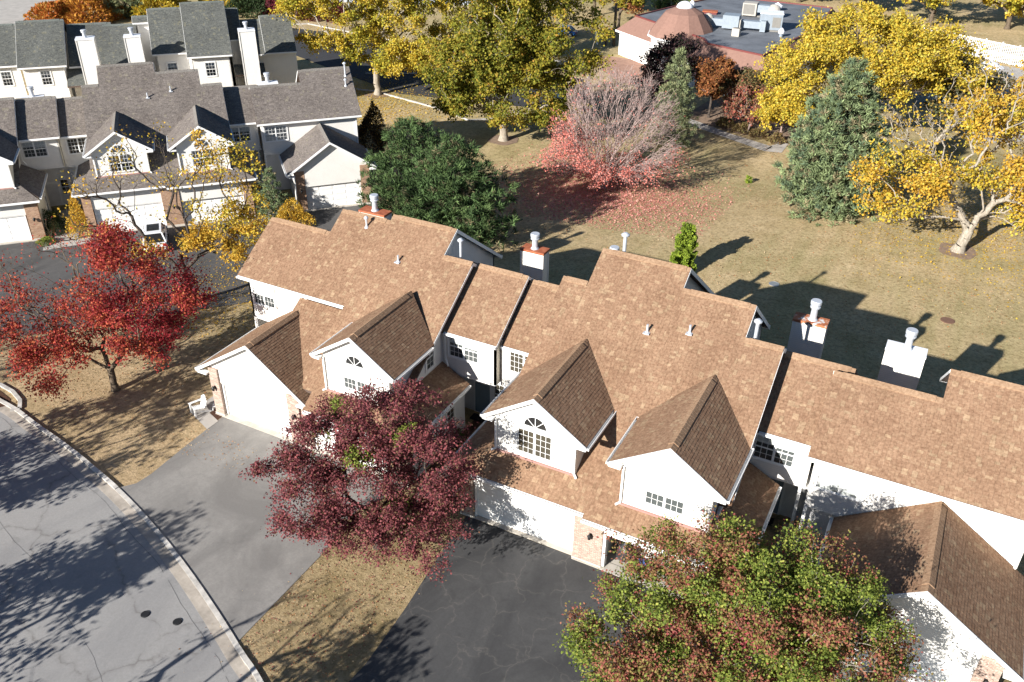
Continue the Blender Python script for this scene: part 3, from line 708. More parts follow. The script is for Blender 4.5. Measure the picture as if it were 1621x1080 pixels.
# ------------------------------------------------------------------ ground materials
def lawn():
    t = NT('dry_autumn_lawn'); p = t.geo()
    big = t.noise(p, 0.055, 4, 0.6, 0.6); mid = t.noise(p, 0.45, 5, 0.7); fine = t.noise(p, 7.0, 6, 0.8)
    st = t.noise(t.mapping(p, (0.9, 0.09, 1), (0, 0, math.radians(14))), 1.0, 2)
    tan = t.mix(t.ramp(mid, [(0.3, 0.0), (0.7, 1.0)]), (0.43, 0.32, 0.165), (0.60, 0.46, 0.27))
    grn = t.mix(t.ramp(mid, [(0.3, 0.0), (0.7, 1.0)]), (0.26, 0.225, 0.10), (0.43, 0.365, 0.18))
    f = t.math('ADD', t.math('MULTIPLY', big, 0.75), t.math('MULTIPLY', st, 0.30))
    c = t.mix(t.ramp(f, [(0.38, 0.0), (0.60, 1.0)]), grn, tan)
    sy = t.n('ShaderNodeSeparateXYZ'); t.l(p, sy.inputs[0])
    near = t.ramp(t.math('MULTIPLY', t.math('ADD', sy.outputs[1], t.math('MULTIPLY', big, 12.0)), 0.01), [(0.36, 0.75), (0.52, 0.0)])
    strip = t.ramp(t.math('MULTIPLY', t.math('ADD', sy.outputs[0], 60.0), 0.01), [(0.33, 0.0), (0.37, 0.7)])
    nearc = t.mix(t.math('MULTIPLY', strip, t.ramp(mid, [(0.35, 1.0), (0.65, 0.35)])), t.mix(t.ramp(mid, [(0.3, 0.0), (0.7, 1.0)]), (0.34, 0.235, 0.13), (0.52, 0.38, 0.235)), (0.15, 0.118, 0.048))
    c = t.mix(near, c, nearc)
    c = t.mix(t.ramp(fine, [(0.30, 0.6), (0.52, 0.0)]), c, (0.17, 0.125, 0.065))
    c = t.mix(t.ramp(t.noise(p, 13.0, 3, 0.8), [(0.62, 0.0), (0.74, 0.4)]), c, (0.56, 0.45, 0.31))
    cl = t.noise(p, 3.4, 6, 0.75)
    c = t.mix(t.ramp(cl, [(0.36, 0.62), (0.54, 0.0)]), c, (0.13, 0.10, 0.045))
    c = t.mix(t.ramp(t.noise(p, 5.5, 4, 0.7), [(0.58, 0.0), (0.72, 0.45)]), c, (0.58, 0.45, 0.28))
    t.col(c); t.rough(1.0); t.b.inputs["Specular IOR Level"].default_value = 0.05
    t.bump(fine, 0.9, 0.06); return t.m
def asphalt(name, base, dark, crack=None, cw=0.012, cscale=0.35, grain=0.3, stain=0.5, tar=None):
    t = NT(name); p = t.geo()
    n1 = t.noise(t.mapping(p, (1, .55, 1), (0, 0, .5)), 0.26, 6, 0.62, 0.9); n2 = t.noise(p, 2.2, 5, 0.7); n3 = t.noise(p, 32, 3, 0.8)
    c = t.mix(t.ramp(n1, [(0.38, 0.0), (0.58, 1.0)]), dark, base)
    sp_ = t.ramp(t.noise(p, 1.1, 2, .5), [(0.66, 0.0), (0.72, 0.45)]); c = t.mix(sp_, c, tuple(x*.55 for x in base))
    c = t.mix(t.math('MULTIPLY', t.ramp(n2, [(0.35, 0.0), (0.75, 1.0)]), stain*.5), c, tuple(x*0.62 for x in base))
    c = t.mix(t.math('MULTIPLY', n3, grain), c, tuple(x*1.5 for x in base), 'MIX')
    c = t.mix(t.ramp(t.noise(p, 9, 5, .8), [(0.35, 0.28), (0.65, 0.0)]), c, tuple(x*.5 for x in base))
    if crack:
        wp = t.n("ShaderNodeVectorMath", operation='ADD')
        nd = t.n("ShaderNodeTexNoise"); nd.inputs["Scale"].default_value = 0.6; nd.inputs["Detail"].default_value = 7; t.l(p, nd.inputs["Vector"])
        sc_ = t.n("ShaderNodeVectorMath", operation='SCALE'); sc_.inputs[3].default_value = 2.3; t.l(nd.outputs["Color"], sc_.inputs[0])
        t.l(p, wp.inputs[0]); t.l(sc_.outputs[0], wp.inputs[1])
        vo = t.n("ShaderNodeTexVoronoi", feature='DISTANCE_TO_EDGE'); vo.inputs["Scale"].default_value = cscale; t.l(wp.outputs[0], vo.inputs["Vector"])
        gate = t.ramp(t.noise(p, 0.8, 6, .75), [(0.40, 0.05), (0.56, 1.0)])
        ln = t.math('MULTIPLY', t.ramp(vo.outputs["Distance"], [(0.0, 1.0), (cw, 0.5), (cw*3, 0.16), (cw*7, 0.0)]), gate)
        c = t.mix(t.math('MULTIPLY', ln, crack[1]), c, crack[0])
    t.col(c); t.rough(0.92); t.b.inputs["Specular IOR Level"].default_value = 0.2; t.bump(n3, 0.5, 0.01)
    return t.m
M['lawn'] = lawn()
M['road'] = asphalt('worn_grey_road', (0.285, 0.275, 0.26), (0.215, 0.21, 0.205), ((0.13, 0.12, 0.11), 0.75), 0.006, 0.16)
M['drive_grey'] = asphalt('faded_grey_asphalt', (0.252, 0.238, 0.218), (0.142, 0.134, 0.125), ((0.12, 0.115, 0.11), 0.3), 0.004, 0.2, 0.3, 1.1)
M['drive_dark'] = asphalt('dark_cracked_asphalt', (0.074, 0.073, 0.072), (0.042, 0.042, 0.043), ((0.165, 0.15, 0.13), 0.42), 0.008, 0.62, 0.16, .9)
M['drive_back'] = asphalt('dark_sealed_asphalt', (0.105, 0.10, 0.095), (0.06, 0.058, 0.056), ((0.17, 0.155, 0.14), 0.4), 0.012, 0.5, 0.2)
M['lot'] = asphalt('black_parking_asphalt', (0.05, 0.05, 0.052), (0.035, 0.035, 0.038), None)
M['path'] = plain('concrete_path', (0.40, 0.37, 0.33), 0.9, 0.2, 0, 0.15, 0.8, 0.3)
M['kerbm'] = plain('weathered_kerb_concrete', (0.37, 0.325, 0.27), 0.9, 0.2, 0, 0.3, 1.5, 0.4)
M['kerbtop'] = plain('pale_kerb_concrete', (0.44, 0.415, 0.375), 0.9, 0.2, 0, 0.35, 1.8, 0.4)
M['mulch'] = plain('bark_mulch', (0.085, 0.045, 0.03), 1.0, 0.1, 0, 0.5, 9, 1.0)
M['dirt'] = plain('bare_soil', (0.24, 0.17, 0.12), 1.0, 0.1, 0, 0.25, 2.5, 0.6)
M['brickpave'] = plain('red_brown_paving', (0.33, 0.20, 0.15), 1.0, 0.1, 0, 0.2, 2, 0.3)
M['yellowpaint'] = plain('yellow_road_paint', (0.62, 0.38, 0.08), 0.7)
M['dust'] = plain('white_paint', (0.75, 0.75, 0.73), 0.6)

def ground():
    xs = sorted(set([-1500, -700, -400, -250, -200] + list(np.arange(-175, 60, 2.5)) + [70, 90, 120, 200, 400, 900, 1500]))
    ys = sorted(set([-400, -200, -80, -40, -20] + list(np.arange(-10, 200, 2.0)) + [215, 240, 280, 400, 800, 1500, 3000]))
    v = [(x, y, hz(x, y)) for y in ys for x in xs]; n = len(xs)
    f = [(j*n+i, j*n+i+1, (j+1)*n+i+1, (j+1)*n+i) for j in range(len(ys)-1) for i in range(n-1)]
    me = bpy.data.meshes.new('ground'); me.from_pydata(v, [], f); me.materials.append(M['lawn'])
    me.polygons.foreach_set("use_smooth", [True]*len(me.polygons))
    o = bpy.data.objects.new('ground', me); C.objects.link(o); o["kind"] = 'structure'; return o
ground()
def drape(name, polys, mat, dz, cell=2.0, kind='structure', thick=0, parent=None):
    mb = MB()
    for q in polys:
        ar = sum(q[i][0]*q[(i+1) % len(q)][1]-q[(i+1) % len(q)][0]*q[i][1] for i in range(len(q)))
        if ar < 0: q = q[::-1]
        x0 = min(p[0] for p in q); x1 = max(p[0] for p in q); y0 = min(p[1] for p in q); y1 = max(p[1] for p in q)
        flat = all(hz(*p) == 0 for p in q)
        if flat: mb.face([(p[0], p[1], dz) for p in q]); continue
        x = math.floor(x0)
        while x < x1:
            y = math.floor(y0)
            while y < y1:
                c = [(x, y), (x+cell, y), (x+cell, y+cell), (x, y+cell)]
                for i in range(len(q)):
                    c = clip(c, q[i], q[(i+1) % len(q)])
                    if len(c) < 3: break
                if len(c) >= 3: mb.face([(a, b, hz(a, b)+dz) for a, b in c])
                y += cell
            x += cell
    o = mb.obj(name, mat, parent)
    if kind: o["kind"] = kind
    return o
# front street, kerb line
KB = [(-62, 24.6), (-52, 24.7), (-46.9, 24.3), (-44.9, 24.1), (-42.8, 23.7), (-39.5, 23.15), (-36.9, 22.6), (-33.8, 21.85), (-30.25, 20.75), (-26.9, 19.5), (-23.7, 18.15), (-21.3, 17.05), (-19.6, 16.3), (-14, 13.4), (-8, 9.8), (-2, 5.4), (4, 0.2)]
def cat(pts, n=6):
    out = []
    for i in range(1, len(pts)-2):
        p0, p1, p2, p3 = [V(*pts[j]) for j in (i-1, i, i+1, i+2)]
        for k in range(n):
            t = k/n; out.append(.5*((2*p1)+(-p0+p2)*t+(2*p0-5*p1+4*p2-p3)*t*t+(-p0+3*p1-3*p2+p3)*t**3))
    return out
kb = cat(KB, 6)
nrm = []
for i in range(len(kb)):
    d = kb[min(i+1, len(kb)-1)]-kb[max(i-1, 0)]; d /= np.linalg.norm(d); nrm.append(V(d[1], -d[0]))   # towards the street
def off(d): return [p+n*d for p, n in zip(kb, nrm)]
road = MB(); e = off(.66); w = off(11.0)
for i in range(len(kb)-1): road.face([(e[i][0], e[i][1], .012), (e[i+1][0], e[i+1][1], .012), (w[i+1][0], w[i+1][1], .012), (w[i][0], w[i][1], .012)])
road.obj('road', M['road'])["kind"] = 'structure'
pan = MB(); a = off(.2); b = off(.72)
for i in range(len(kb)-1): pan.solid([(a[i][0], a[i][1], .03), (a[i+1][0], a[i+1][1], .03), (b[i+1][0], b[i+1][1], .02), (b[i][0], b[i][1], .02)], [(p[0], p[1], -.1) for p in (a[i], a[i+1], b[i+1], b[i])])
kerb = pan.obj('kerb', M['kerbm']); kerb["kind"] = 'structure'
a = off(0.0); b = off(.22); seg = 0; cur = None
for i in range(len(kb)-1):
    low = -34.4 < kb[i][0] < -21.9 or -17.0 < kb[i][0] < -3.5
    h = .07 if low else .12
    m = MB(); gp = .012*(kb[i+1]-kb[i])/np.linalg.norm(kb[i+1]-kb[i]) if i % 5 == 0 else V(0, 0)
    m.solid([(*(a[i]+gp), h), (*a[i+1], h), (*b[i+1], h-.02), (*(b[i]+gp), h-.02)], [(*(a[i]+gp), -.1), (*a[i+1], -.1), (*b[i+1], -.1), (*(b[i]+gp), -.1)])
    m.obj('kerb_section', M['kerbtop'], kerb)
M['tar'] = plain('tar_seam', (0.115, 0.11, 0.105), 0.8)
rs = random.Random(4)
for d_, wv, w_ in ((5.2, .10, .011), (1.05, .07, .014), (8.6, .1, .016)):
    m = MB(); ph = rs.random()*6; dd = []
    for i in range(len(kb)): dd.append(kb[i]+nrm[i]*(d_+wv*math.sin(i*.55+ph)+rs.uniform(-.03, .03)))
    for i in range(len(dd)-1):
        if rs.random() < .12: continue
        m.beam((*dd[i], .017), (*dd[i+1], .017), w_*rs.uniform(.6, 1.3), .003)
    m.obj('road_seam', M['tar'])["kind"] = 'structure'
# driveways of the front row
k1 = [tuple(p) for p in kb if -34.2 < p[0] < -21.9]
drape('driveway', [[(-34.05, 29.4), (-33.9, 26), (-33.75, 23.6), (-33.85, 22.7), (-34.4, 22.0)] + k1 + [(-22.0, 17.4), (-22.05, 23), (-22.4, 26.5), (-21.1, 29.4)]], M['drive_grey'], .02)
k2 = [tuple(p) for p in kb if -16.4 < p[0] < -3.2]
drape('driveway', [[(-17.3, 28.8), (-17.1, 26), (-16.7, 22.4), (-16.5, 19), (-16.9, 14.9)] + k2 + [(-3.3, 6.4), (-3.3, 28.8)]], M['drive_dark'], .02)
drape('driveway', [[(-.5, 28.6), (-.5, 4.2), (3, 1.0), (7.5, 1), (7.5, 28.6)]], M['drive_grey'], .02)
walk = drape('walkway', [[(-36.1, 28.75), (-35.0, 28.35), (-34.95, 30.7), (-36.0, 30.7)], [(-34.97, 28.33), (-33.95, 27.95), (-33.95, 28.85), (-34.97, 29.2)]], M['path'], .035)
drape('walkway', [[(-35.98, 30.72), (-34.75, 30.72), (-34.75, 35.9), (-35.98, 35.9)], [(-20.4, 28.9), (-18.6, 28.9), (-18.6, 36.8), (-20.4, 36.8)], [(-3.0, 28.6), (-1.0, 28.6), (-1.0, 36), (-3.0, 36)]], M['path'], .035)
drape('mulch_bed', [[(-34.95, 29.22), (-34.1, 28.9), (-34.1, 29.35), (-34.6, 30.4), (-34.93, 30.4)]], M['mulch'], .03)
drape('mulch_bed', [[(-20.98, 29.4), (-20.45, 29.4), (-20.45, 36.8), (-20.98, 36.8)], [(-47.9, 24.9), (-46.4, 24.6), (-45.9, 24.1), (-46.3, 23.6), (-47.9, 23.7)]], M['mulch'], .03)
m = MB(); pts = [(-48.4, 25.3), (-46.9, 25.15), (-45.7, 24.75), (-45.0, 24.2), (-45.3, 23.8)]
for p, q in zip(pts[:-1], pts[1:]): m.beam((*p, .12), (*q, .12), .22, .2)
m.obj('kerb', M['kerbtop'])["kind"] = 'structure'
# back driveways
def Tb(x, y, P=(-58.066, 56.751), a=math.radians(47.06)):
    x -= ORI[0]; y -= ORI[1]; return (P[0]+math.cos(a)*x-math.sin(a)*y, P[1]+math.sin(a)*x+math.cos(a)*y)
drape('driveway', [[Tb(-30, 29.3), Tb(-30, 15), Tb(7.5, 15), Tb(7.5, 28.8)], [Tb(-40, 15.0), Tb(9.2, 15.0), Tb(9.6, 12.2), Tb(6, 10.7), Tb(-40, 10.5)]], M['drive_back'], .03)
drape('walkway', [[Tb(-20.5, 28.4), Tb(-18.6, 28.4), Tb(-18.6, 35.5), Tb(-20.5, 35.5)], [Tb(-21.2, 27.0), Tb(-17.6, 27.4), Tb(-17.6, 28.6), Tb(-21.2, 28.6)], [Tb(-3.2, 27.5), Tb(-1.2, 27.5), Tb(-1.2, 35.5), Tb(-3.2, 35.5)]], M['path'], .05)
# parking lot, its kerb and painted bays
drape('parking_lot', [[(-106, 113), (-100.5, 119.5), (-84, 117), (-66, 118), (-49, 118.5), (-41.5, 99), (-44.5, 94.5), (-51.5, 88.4), (-58, 90.8), (-68, 92.8), (-84, 90), (-96, 95)]], M['lot'], .03)
m = MB()
kp = [(-44.5, 94.2), (-51.5, 88.2), (-58, 90.6), (-68, 92.6), (-84, 89.8)]
for p, q in zip(kp[:-1], kp[1:]): m.beam((*p, -1.15), (*q, -1.15), .22, .25)
kp = [(-106, 114.2), (-100.5, 119.7), (-84, 117.2), (-66, 118.2), (-49.2, 118.6), (-41.4, 98.9), (-44.4, 94.4)]
for p, q in zip(kp[:-1], kp[1:]): m.beam((*p, -1.15), (*q, -1.15), .22, .25)
kp = [(-74, 99), (-66, 103.5), (-58, 106)]
for p, q in zip(kp[:-1], kp[1:]): m.beam((*p, -1.15), (*q, -1.15), .3, .25)
m.obj('kerb', M['kerbtop'])["kind"] = 'structure'
m = MB()
for k in range(5):
    x, y = -104.0+k*2.9, 114.6+k*.9
    m.beam((x+1.2, y+1.3, -1.262), (x+4.0, y-2.4, -1.262), .13, .004)
m.obj('bay_marking', M['yellowpaint'])["kind"] = 'structure'
drape('path', [[(-29.3, 100), (-29.0, 101.9), (-23.2, 98.8), (-23.5, 97.2)], [(-23.5, 97.2), (-23.2, 98.8), (-17.9, 96.7), (-18.4, 94.8)], [(-18.4, 94.8), (-17.9, 98.6), (-16.6, 98.6), (-16.6, 95.2)]], M['path'], .03)
drape('paved_terrace', [[(-52, 122.5), (-49, 119.5), (-42, 112), (-36, 118), (-38.5, 125), (-49, 125)]], M['brickpave'], .025)
drape('garden_bed', [[(-30, 102), (-29, 113), (-16, 110), (-15.5, 99), (-22.5, 99.2)]], M['dirt'], .02)
drape('path', [[(-2.5, 134), (-7.5, 150), (8, 148), (7, 132)], [(0.5, 108), (3, 119), (12, 124), (14, 118)]], M['path'], .03)
drape('road', [[(-170, 80), (-160, 76), (-140, 92.5), (-140.5, 96), (-148, 120), (-156, 120)]], M['path'], .03)
def disc(name, x, y, r, mat, label, cat, rings=True):
    m = MB(); z = hz(x, y); m.lathe((x, y, z+.005), [(r, 0), (r, .03), (r*.93, .042), (r*.9, .03), (r*.8, .036)], 20)
    o = m.obj(name, M[mat], None, (x, y, z)); o.location = (x, y, z); return tag(o, label, cat)
disc('manhole_cover', -26.64, 16.6, .2, 'iron', 'small dark iron cover in the road, left one of the pair', 'manhole cover')
disc('manhole_cover', -25.08, 16.96, .2, 'iron', 'small dark iron cover in the road, right one nearer the kerb', 'manhole cover')
M['rustlid'] = plain('rusty_lid', (0.16, 0.09, 0.06), 0.9)
disc('manhole_cover', 2.5, 62.1, .48, 'rustlid', 'round brown cover in the rear lawn ringed with fallen leaves', 'manhole cover')
disc('manhole_cover', -9.6, 61.7, .4, 'galv', 'round grey cover in the rear lawn at the edge of the roof shadow', 'manhole cover')
# ------------------------------------------------------------------ trees
def bark(name, c1, c2):
    t = NT(name); o = t.obj(); nz = t.noise(t.mapping(o, (6, 6, 1.4)), 1.6, 5, 0.7)
    t.col(t.mix(t.ramp(nz, [(0.35, 0.0), (0.65, 1.0)]), c1, c2)); t.rough(1.0); t.bump(nz, 0.8, 0.04); return t.m
M['bark_dark'] = bark('dark_bark', (0.035, 0.027, 0.022), (0.10, 0.08, 0.065))
M['bark_brown'] = bark('brown_bark', (0.06, 0.045, 0.03), (0.17, 0.13, 0.09))
M['bark_pale'] = bark('pale_grey_bark', (0.20, 0.17, 0.13), (0.40, 0.35, 0.28))
M['bark_twig'] = bark('grey_pink_bark', (0.24, 0.17, 0.15), (0.42, 0.32, 0.285))
M['leaf'] = attr_mat('autumn_leaf', 0.75, 0.2, 0.0, 5, 0.32)
M['needle'] = attr_mat('pine_needle', 0.85, 0.15, 0.0, 5, 0.10)
def mesh_np(name, verts, quads, mat, cols=None, parent=None, kind=None, smooth=False):
    me = bpy.data.meshes.new(name); nv = len(verts); nf, k = quads.shape
    me.vertices.add(nv); me.vertices.foreach_set("co", verts.astype(np.float32).ravel())
    me.loops.add(nf*k); me.loops.foreach_set("vertex_index", quads.astype(np.int32).ravel())
    me.polygons.add(nf); me.polygons.foreach_set("loop_start", np.arange(0, nf*k, k, dtype=np.int32))
    try: me.polygons.foreach_set("loop_total", np.full(nf, k, dtype=np.int32))
    except Exception: pass
    me.update(calc_edges=True)
    if cols is not None:
        at = me.color_attributes.new("Col", 'FLOAT_COLOR', 'POINT')
        at.data.foreach_set("color", np.concatenate([cols, np.ones((nv, 1))], 1).astype(np.float32).ravel())
    if smooth: me.polygons.foreach_set("use_smooth", [True]*nf)
    me.materials.append(mat)
    o = bpy.data.objects.new(name, me); C.objects.link(o)
    if parent: o.parent = parent
    if kind: o["kind"] = kind
    return o
def unit(v): return v/np.maximum(1e-9, np.linalg.norm(v, axis=1, keepdims=True))
def leaves(rg, cen, dirs, length, width, cols, fold=0.25, nrm=None):
    """kite shaped leaves; all arrays of n rows"""
    n = len(cen); d = unit(dirs); r = rg.normal(size=(n, 3)) if nrm is None else nrm
    s = unit(np.cross(d, r)); nn = np.cross(s, d)
    L = length[:, None]; W = width[:, None]
    v = np.stack([cen, cen+d*L*.45+s*W*.5+nn*W*fold*rg.random((n, 1)), cen+d*L, cen+d*L*.45-s*W*.5+nn*W*fold*rg.random((n, 1))], 1).reshape(-1, 3)
    return v, np.arange(4*n).reshape(n, 4), np.repeat(cols, 4, axis=0)
def skeleton(rg, trunk, tips, kink=.12, bias=.55, sag=.0):
    """greedy growth: returns nodes, parents"""
    nodes = [V(*p) for p in trunk]; par = [-1]+list(range(len(trunk)-1)); plen = [0.0]
    for i in range(1, len(nodes)): plen.append(plen[-1]+np.linalg.norm(nodes[i]-nodes[i-1]))
    N = np.array(nodes); PL = np.array(plen); first = max(1, int(len(trunk)*.45))
    ok = np.ones(len(N), bool); ok[:first] = False
    order = np.argsort(np.linalg.norm(tips-N[len(trunk)//2], axis=1))
    for ti in order:
        t = tips[ti]; dd = np.linalg.norm(N-t, axis=1)
        pen = np.where(N[:, 2] > t[2]+.3, .6, 0.0)
        cost = dd+bias*PL*.5+pen*dd; cost[~ok] = 1e9
        j = int(np.argmin(cost)); a = N[j]; L = dd[j]
        if L < .05: continue
        k = max(2, min(7, int(L/.55)+1)); pj = j; new = []; pl = PL[j]
        side = rg.normal(size=3)*kink*L
        for q in range(1, k+1):
            u = q/k; p = a+(t-a)*u; p = p+side*math.sin(math.pi*u)*.6 + V(0, 0, 1)*(.14*L*math.sin(math.pi*u)) + rg.normal(size=3)*.03*min(L, 1.5)*(u < 1)
            pl += L/k; new.append((p, pj, pl)); pj = len(N)+len(new)-1
        N = np.vstack([N]+[x[0][None] for x in new]); PL = np.append(PL, [x[2] for x in new]); par += [x[1] for x in new]; ok = np.append(ok, [True]*len(new))
    return N, np.array(par)
def limb_mesh(N, par, r_tip, r_trunk, expo=1.95, flare=1.5, trunk_n=3):
    n = len(N); acc = np.zeros(n); kids = np.zeros(n, int)
    for i in range(n-1, 0, -1):
        if kids[i] == 0: acc[i] = 1.0
        acc[par[i]] += acc[i]; kids[par[i]] += 1
    r = r_tip*np.maximum(acc, 1)**(1/expo); r *= 1.0; mx = r[0]
    sc_ = r_trunk/mx; r = np.where(r > r_tip*1.05, r_tip+(r-r_tip)*(r_trunk-r_tip)/(mx-r_tip+1e-9), r_tip)
    r[0] *= flare
    E = [(par[i], i) for i in range(1, n)]
    out_v = []; out_f = []; base = 0
    for lo, hi, k in ((.06, 99, 8), (.02, .06, 5), (0, .02, 3)):
        e = np.array([x for x in E if lo <= r[x[1]] < hi])
        if len(e) == 0: continue
        A = N[e[:, 0]]; B = N[e[:, 1]]; d = unit(B-A)
        t = np.where(np.abs(d[:, :1]) < .8, np.array([[1., 0, 0]]), np.array([[0, 1., 0]]))
        x = unit(np.cross(d, t)); y = np.cross(d, x)
        ang = 2*np.pi*np.arange(k)/k
        ring = (np.cos(ang)[None, :, None]*x[:, None]+np.sin(ang)[None, :, None]*y[:, None])
        ra = np.minimum(r[e[:, 0]], r[e[:, 1]]*1.35+.002)
        ra = np.where(e[:, 0] == 0, r[0], ra)
        v = np.stack([A[:, None]+ring*ra[:, None, None], B[:, None]+ring*r[e[:, 1]][:, None, None]], 1)
        m = len(e); v = v.reshape(-1, 3)
        i0 = base+np.arange(m)[:, None]*2*k; kk = np.arange(k)[None]; k2 = (np.arange(k)+1) % k
        f = np.stack([i0+kk, i0+k2[None], i0+k+k2[None], i0+k+kk], 2).reshape(-1, 4)
        out_v.append(v); out_f.append(f); base += len(v)
    return np.vstack(out_v), np.vstack(out_f)
def in_ell(rg, n, c, r, shell=.55):
    d = unit(rg.normal(size=(n, 3))); q = (shell+(1-shell)*rg.random((n, 1)))**.6
    return np.array(c)+d*q*np.array(r)
def palette_cols(rg, n, pal, jit=.12):
    w = np.array([p[1] for p in pal], float); idx = rg.choice(len(pal), n, p=w/w.sum())
    c = np.array([p[0] for p in pal])[idx]
    return c*(1+rg.uniform(-jit, jit, (n, 1)))
def broadleaf(name, label, loc, ells, trunk_h, trunk_r, pal, nleaf, lsize, seed, bark='bark_brown', cat='tree', group=None, clumps=26, tips_per=9, clump_r=.9, leafless=None, lean=(0, 0), shell=.55, palmix=None, r_tip=.008, kink=.10, bias=.85):
    """ells: list of (centre, radii, weight) in metres above the base; leafless(p)->keep probability"""
    rg = np.random.default_rng(seed); loc = (loc[0], loc[1], hz(*loc[:2]))
    root = thing(name, label, cat, loc, 0, group)
    wt = np.array([e[2] for e in ells], float); wt /= wt.sum()
    cl = np.vstack([in_ell(rg, max(1, int(round(clumps*w))), e[0], e[1], shell) for e, w in zip(ells, wt)])
    rad = clump_r*rg.uniform(.65, 1.3, len(cl))
    tips = []; own = []
    for i, c in enumerate(cl):
        k = max(3, int(tips_per*rg.uniform(.6, 1.4)))
        tips.append(c+rg.normal(size=(k, 3))*rad[i]*np.array([.55, .55, .42])); own += [i]*k
    tips = np.vstack(tips); own = np.array(own)
    tips[:, 2] = np.maximum(tips[:, 2], trunk_h*.55)
    n = 6; cz = trunk_h*1.25
    tr = [(lean[0]*(k/n)**1.3+rg.normal()*.04*(k > 0)*trunk_r*4, lean[1]*(k/n)**1.3+rg.normal()*.04*(k > 0)*trunk_r*4, cz*k/n) for k in range(n+1)]
    N, par = skeleton(rg, tr, tips, kink, bias)
    v, f = limb_mesh(N, par, r_tip, trunk_r)
    mesh_np('trunk', v, f, M[bark], None, root, None, True)
    # leaves
    clcol = [pal] * len(cl)
    if palmix: clcol = [palmix(c, rg) for c in cl]
    dens = np.ones(len(cl))
    if leafless: dens = np.array([leafless(c) for c in cl])
    td = dens[own]*rg.uniform(.5, 1.5, len(own)); cnt = (nleaf*td/td.sum()).astype(int)
    cen = np.repeat(tips, cnt, axis=0); ow = np.repeat(own, cnt); m = len(cen)
    if m:
        cr = rad[ow][:, None]
        offv = rg.normal(size=(m, 3))*cr*np.array([.30, .30, .22])
        # thin the leaves along the twigs so clumps stay ragged
        cen = cen+offv
        out = cen-cl[ow]; dirs = unit(out)*.7+rg.normal(size=(m, 3))*.7+np.array([0, 0, .15])
        cols = np.zeros((m, 3))
        for i in np.unique(ow):
            s_ = ow == i; cols[s_] = palette_cols(rg, int(s_.sum()), clcol[i])
        ls = lsize*rg.uniform(.7, 1.35, m)
        nr_ = unit(out)*.75+np.array([0, 0, .55])+rg.normal(size=(m, 3))*.42
        v, f, c = leaves(rg, cen, dirs, ls, ls*.8, cols, .2, nr_)
        mesh_np('crown', v, f, M['leaf'], c, root)
    return root
def pine(name, label, loc, h, r, pal, seed, ntip=900, blades=26, bl=.26, bw=.035, cat='pine tree', group=None, shape=lambda u: (1-u)**.75*(.25+.75*min(1, u*5)), low=.06, trunk_r=.18, spread=.3, bark='bark_dark', squash=(1, 1), clump=True, updir=.55):
    rg = np.random.default_rng(seed); loc = (loc[0], loc[1], hz(*loc[:2])); root = thing(name, label, cat, loc, 0, group)
    # whorled limbs with tufts along them
    tips = []; nodes = [V(0, 0, h*k/12) for k in range(13)]; par = [-1]+list(range(12)); k = 0
    lv = int(h/.42)
    nl = []
    for i in range(lv):
        u = low+(1-low)*(i+rg.random()*.6)/lv
        if u > .985: continue
        R = r*shape(u)*rg.uniform(.82, 1.14); nb = max(4, int(5+R*1.6))
        a0 = rg.random()*6.28
        for b in range(nb):
            a = a0+6.28*b/nb+rg.normal()*.2; Rb = R*rg.uniform(.7, 1.12)
            nl.append((u, a, Rb))
    tot = sum(x[2] for x in nl)
    for (u, a, Rb) in nl:
        z = h*u; d = V(math.cos(a)*squash[0], math.sin(a)*squash[1], 0); j = min(12, int(u*12)); up = rg.uniform(.02, .28)
        prev = j; st = max(2, int(Rb/.7)); side = V(-d[1], d[0], 0)
        for q in range(1, st+1):
            t = q/st; p = V(0, 0, z)+d*Rb*t+V(0, 0, 1)*(up*Rb*t*t-.08*Rb*t)
            nodes.append(p); par.append(prev); prev = len(nodes)-1
        ntu = max(3, int(ntip*Rb/tot))
        for q in range(ntu):
            t = rg.random()**.55; sp = spread*Rb*(1.1-.5*t)
            p = V(0, 0, z)+d*Rb*t+V(0, 0, 1)*(up*Rb*t*t-.08*Rb*t+rg.normal()*.10)+side*rg.normal()*sp
            tips.append((p, d))
    N = np.array(nodes); v, f = limb_mesh(N, np.array(par), .014, trunk_r); mesh_np('trunk', v, f, M[bark], None, root)
    P = np.array([t[0] for t in tips]); D = np.array([t[1] for t in tips]); m = len(P)
    tc = palette_cols(rg, m, pal, .30)
    cen = np.repeat(P, blades, axis=0)+rg.normal(size=(m*blades, 3))*bl*.24
    dirs = np.repeat(D*.45+np.array([0, 0, updir]), blades, axis=0)+rg.normal(size=(m*blades, 3))*.55
    cols = np.repeat(tc, blades, axis=0)*(1+rg.uniform(-.12, .12, (m*blades, 1)))
    ls = bl*rg.uniform(.7, 1.3, m*blades)
    v, f, c = leaves(rg, cen, dirs, ls, np.full(m*blades, bw)*rg.uniform(.8, 1.3, m*blades), cols, .1)
    mesh_np('crown', v, f, M['needle'], c, root)
    return root
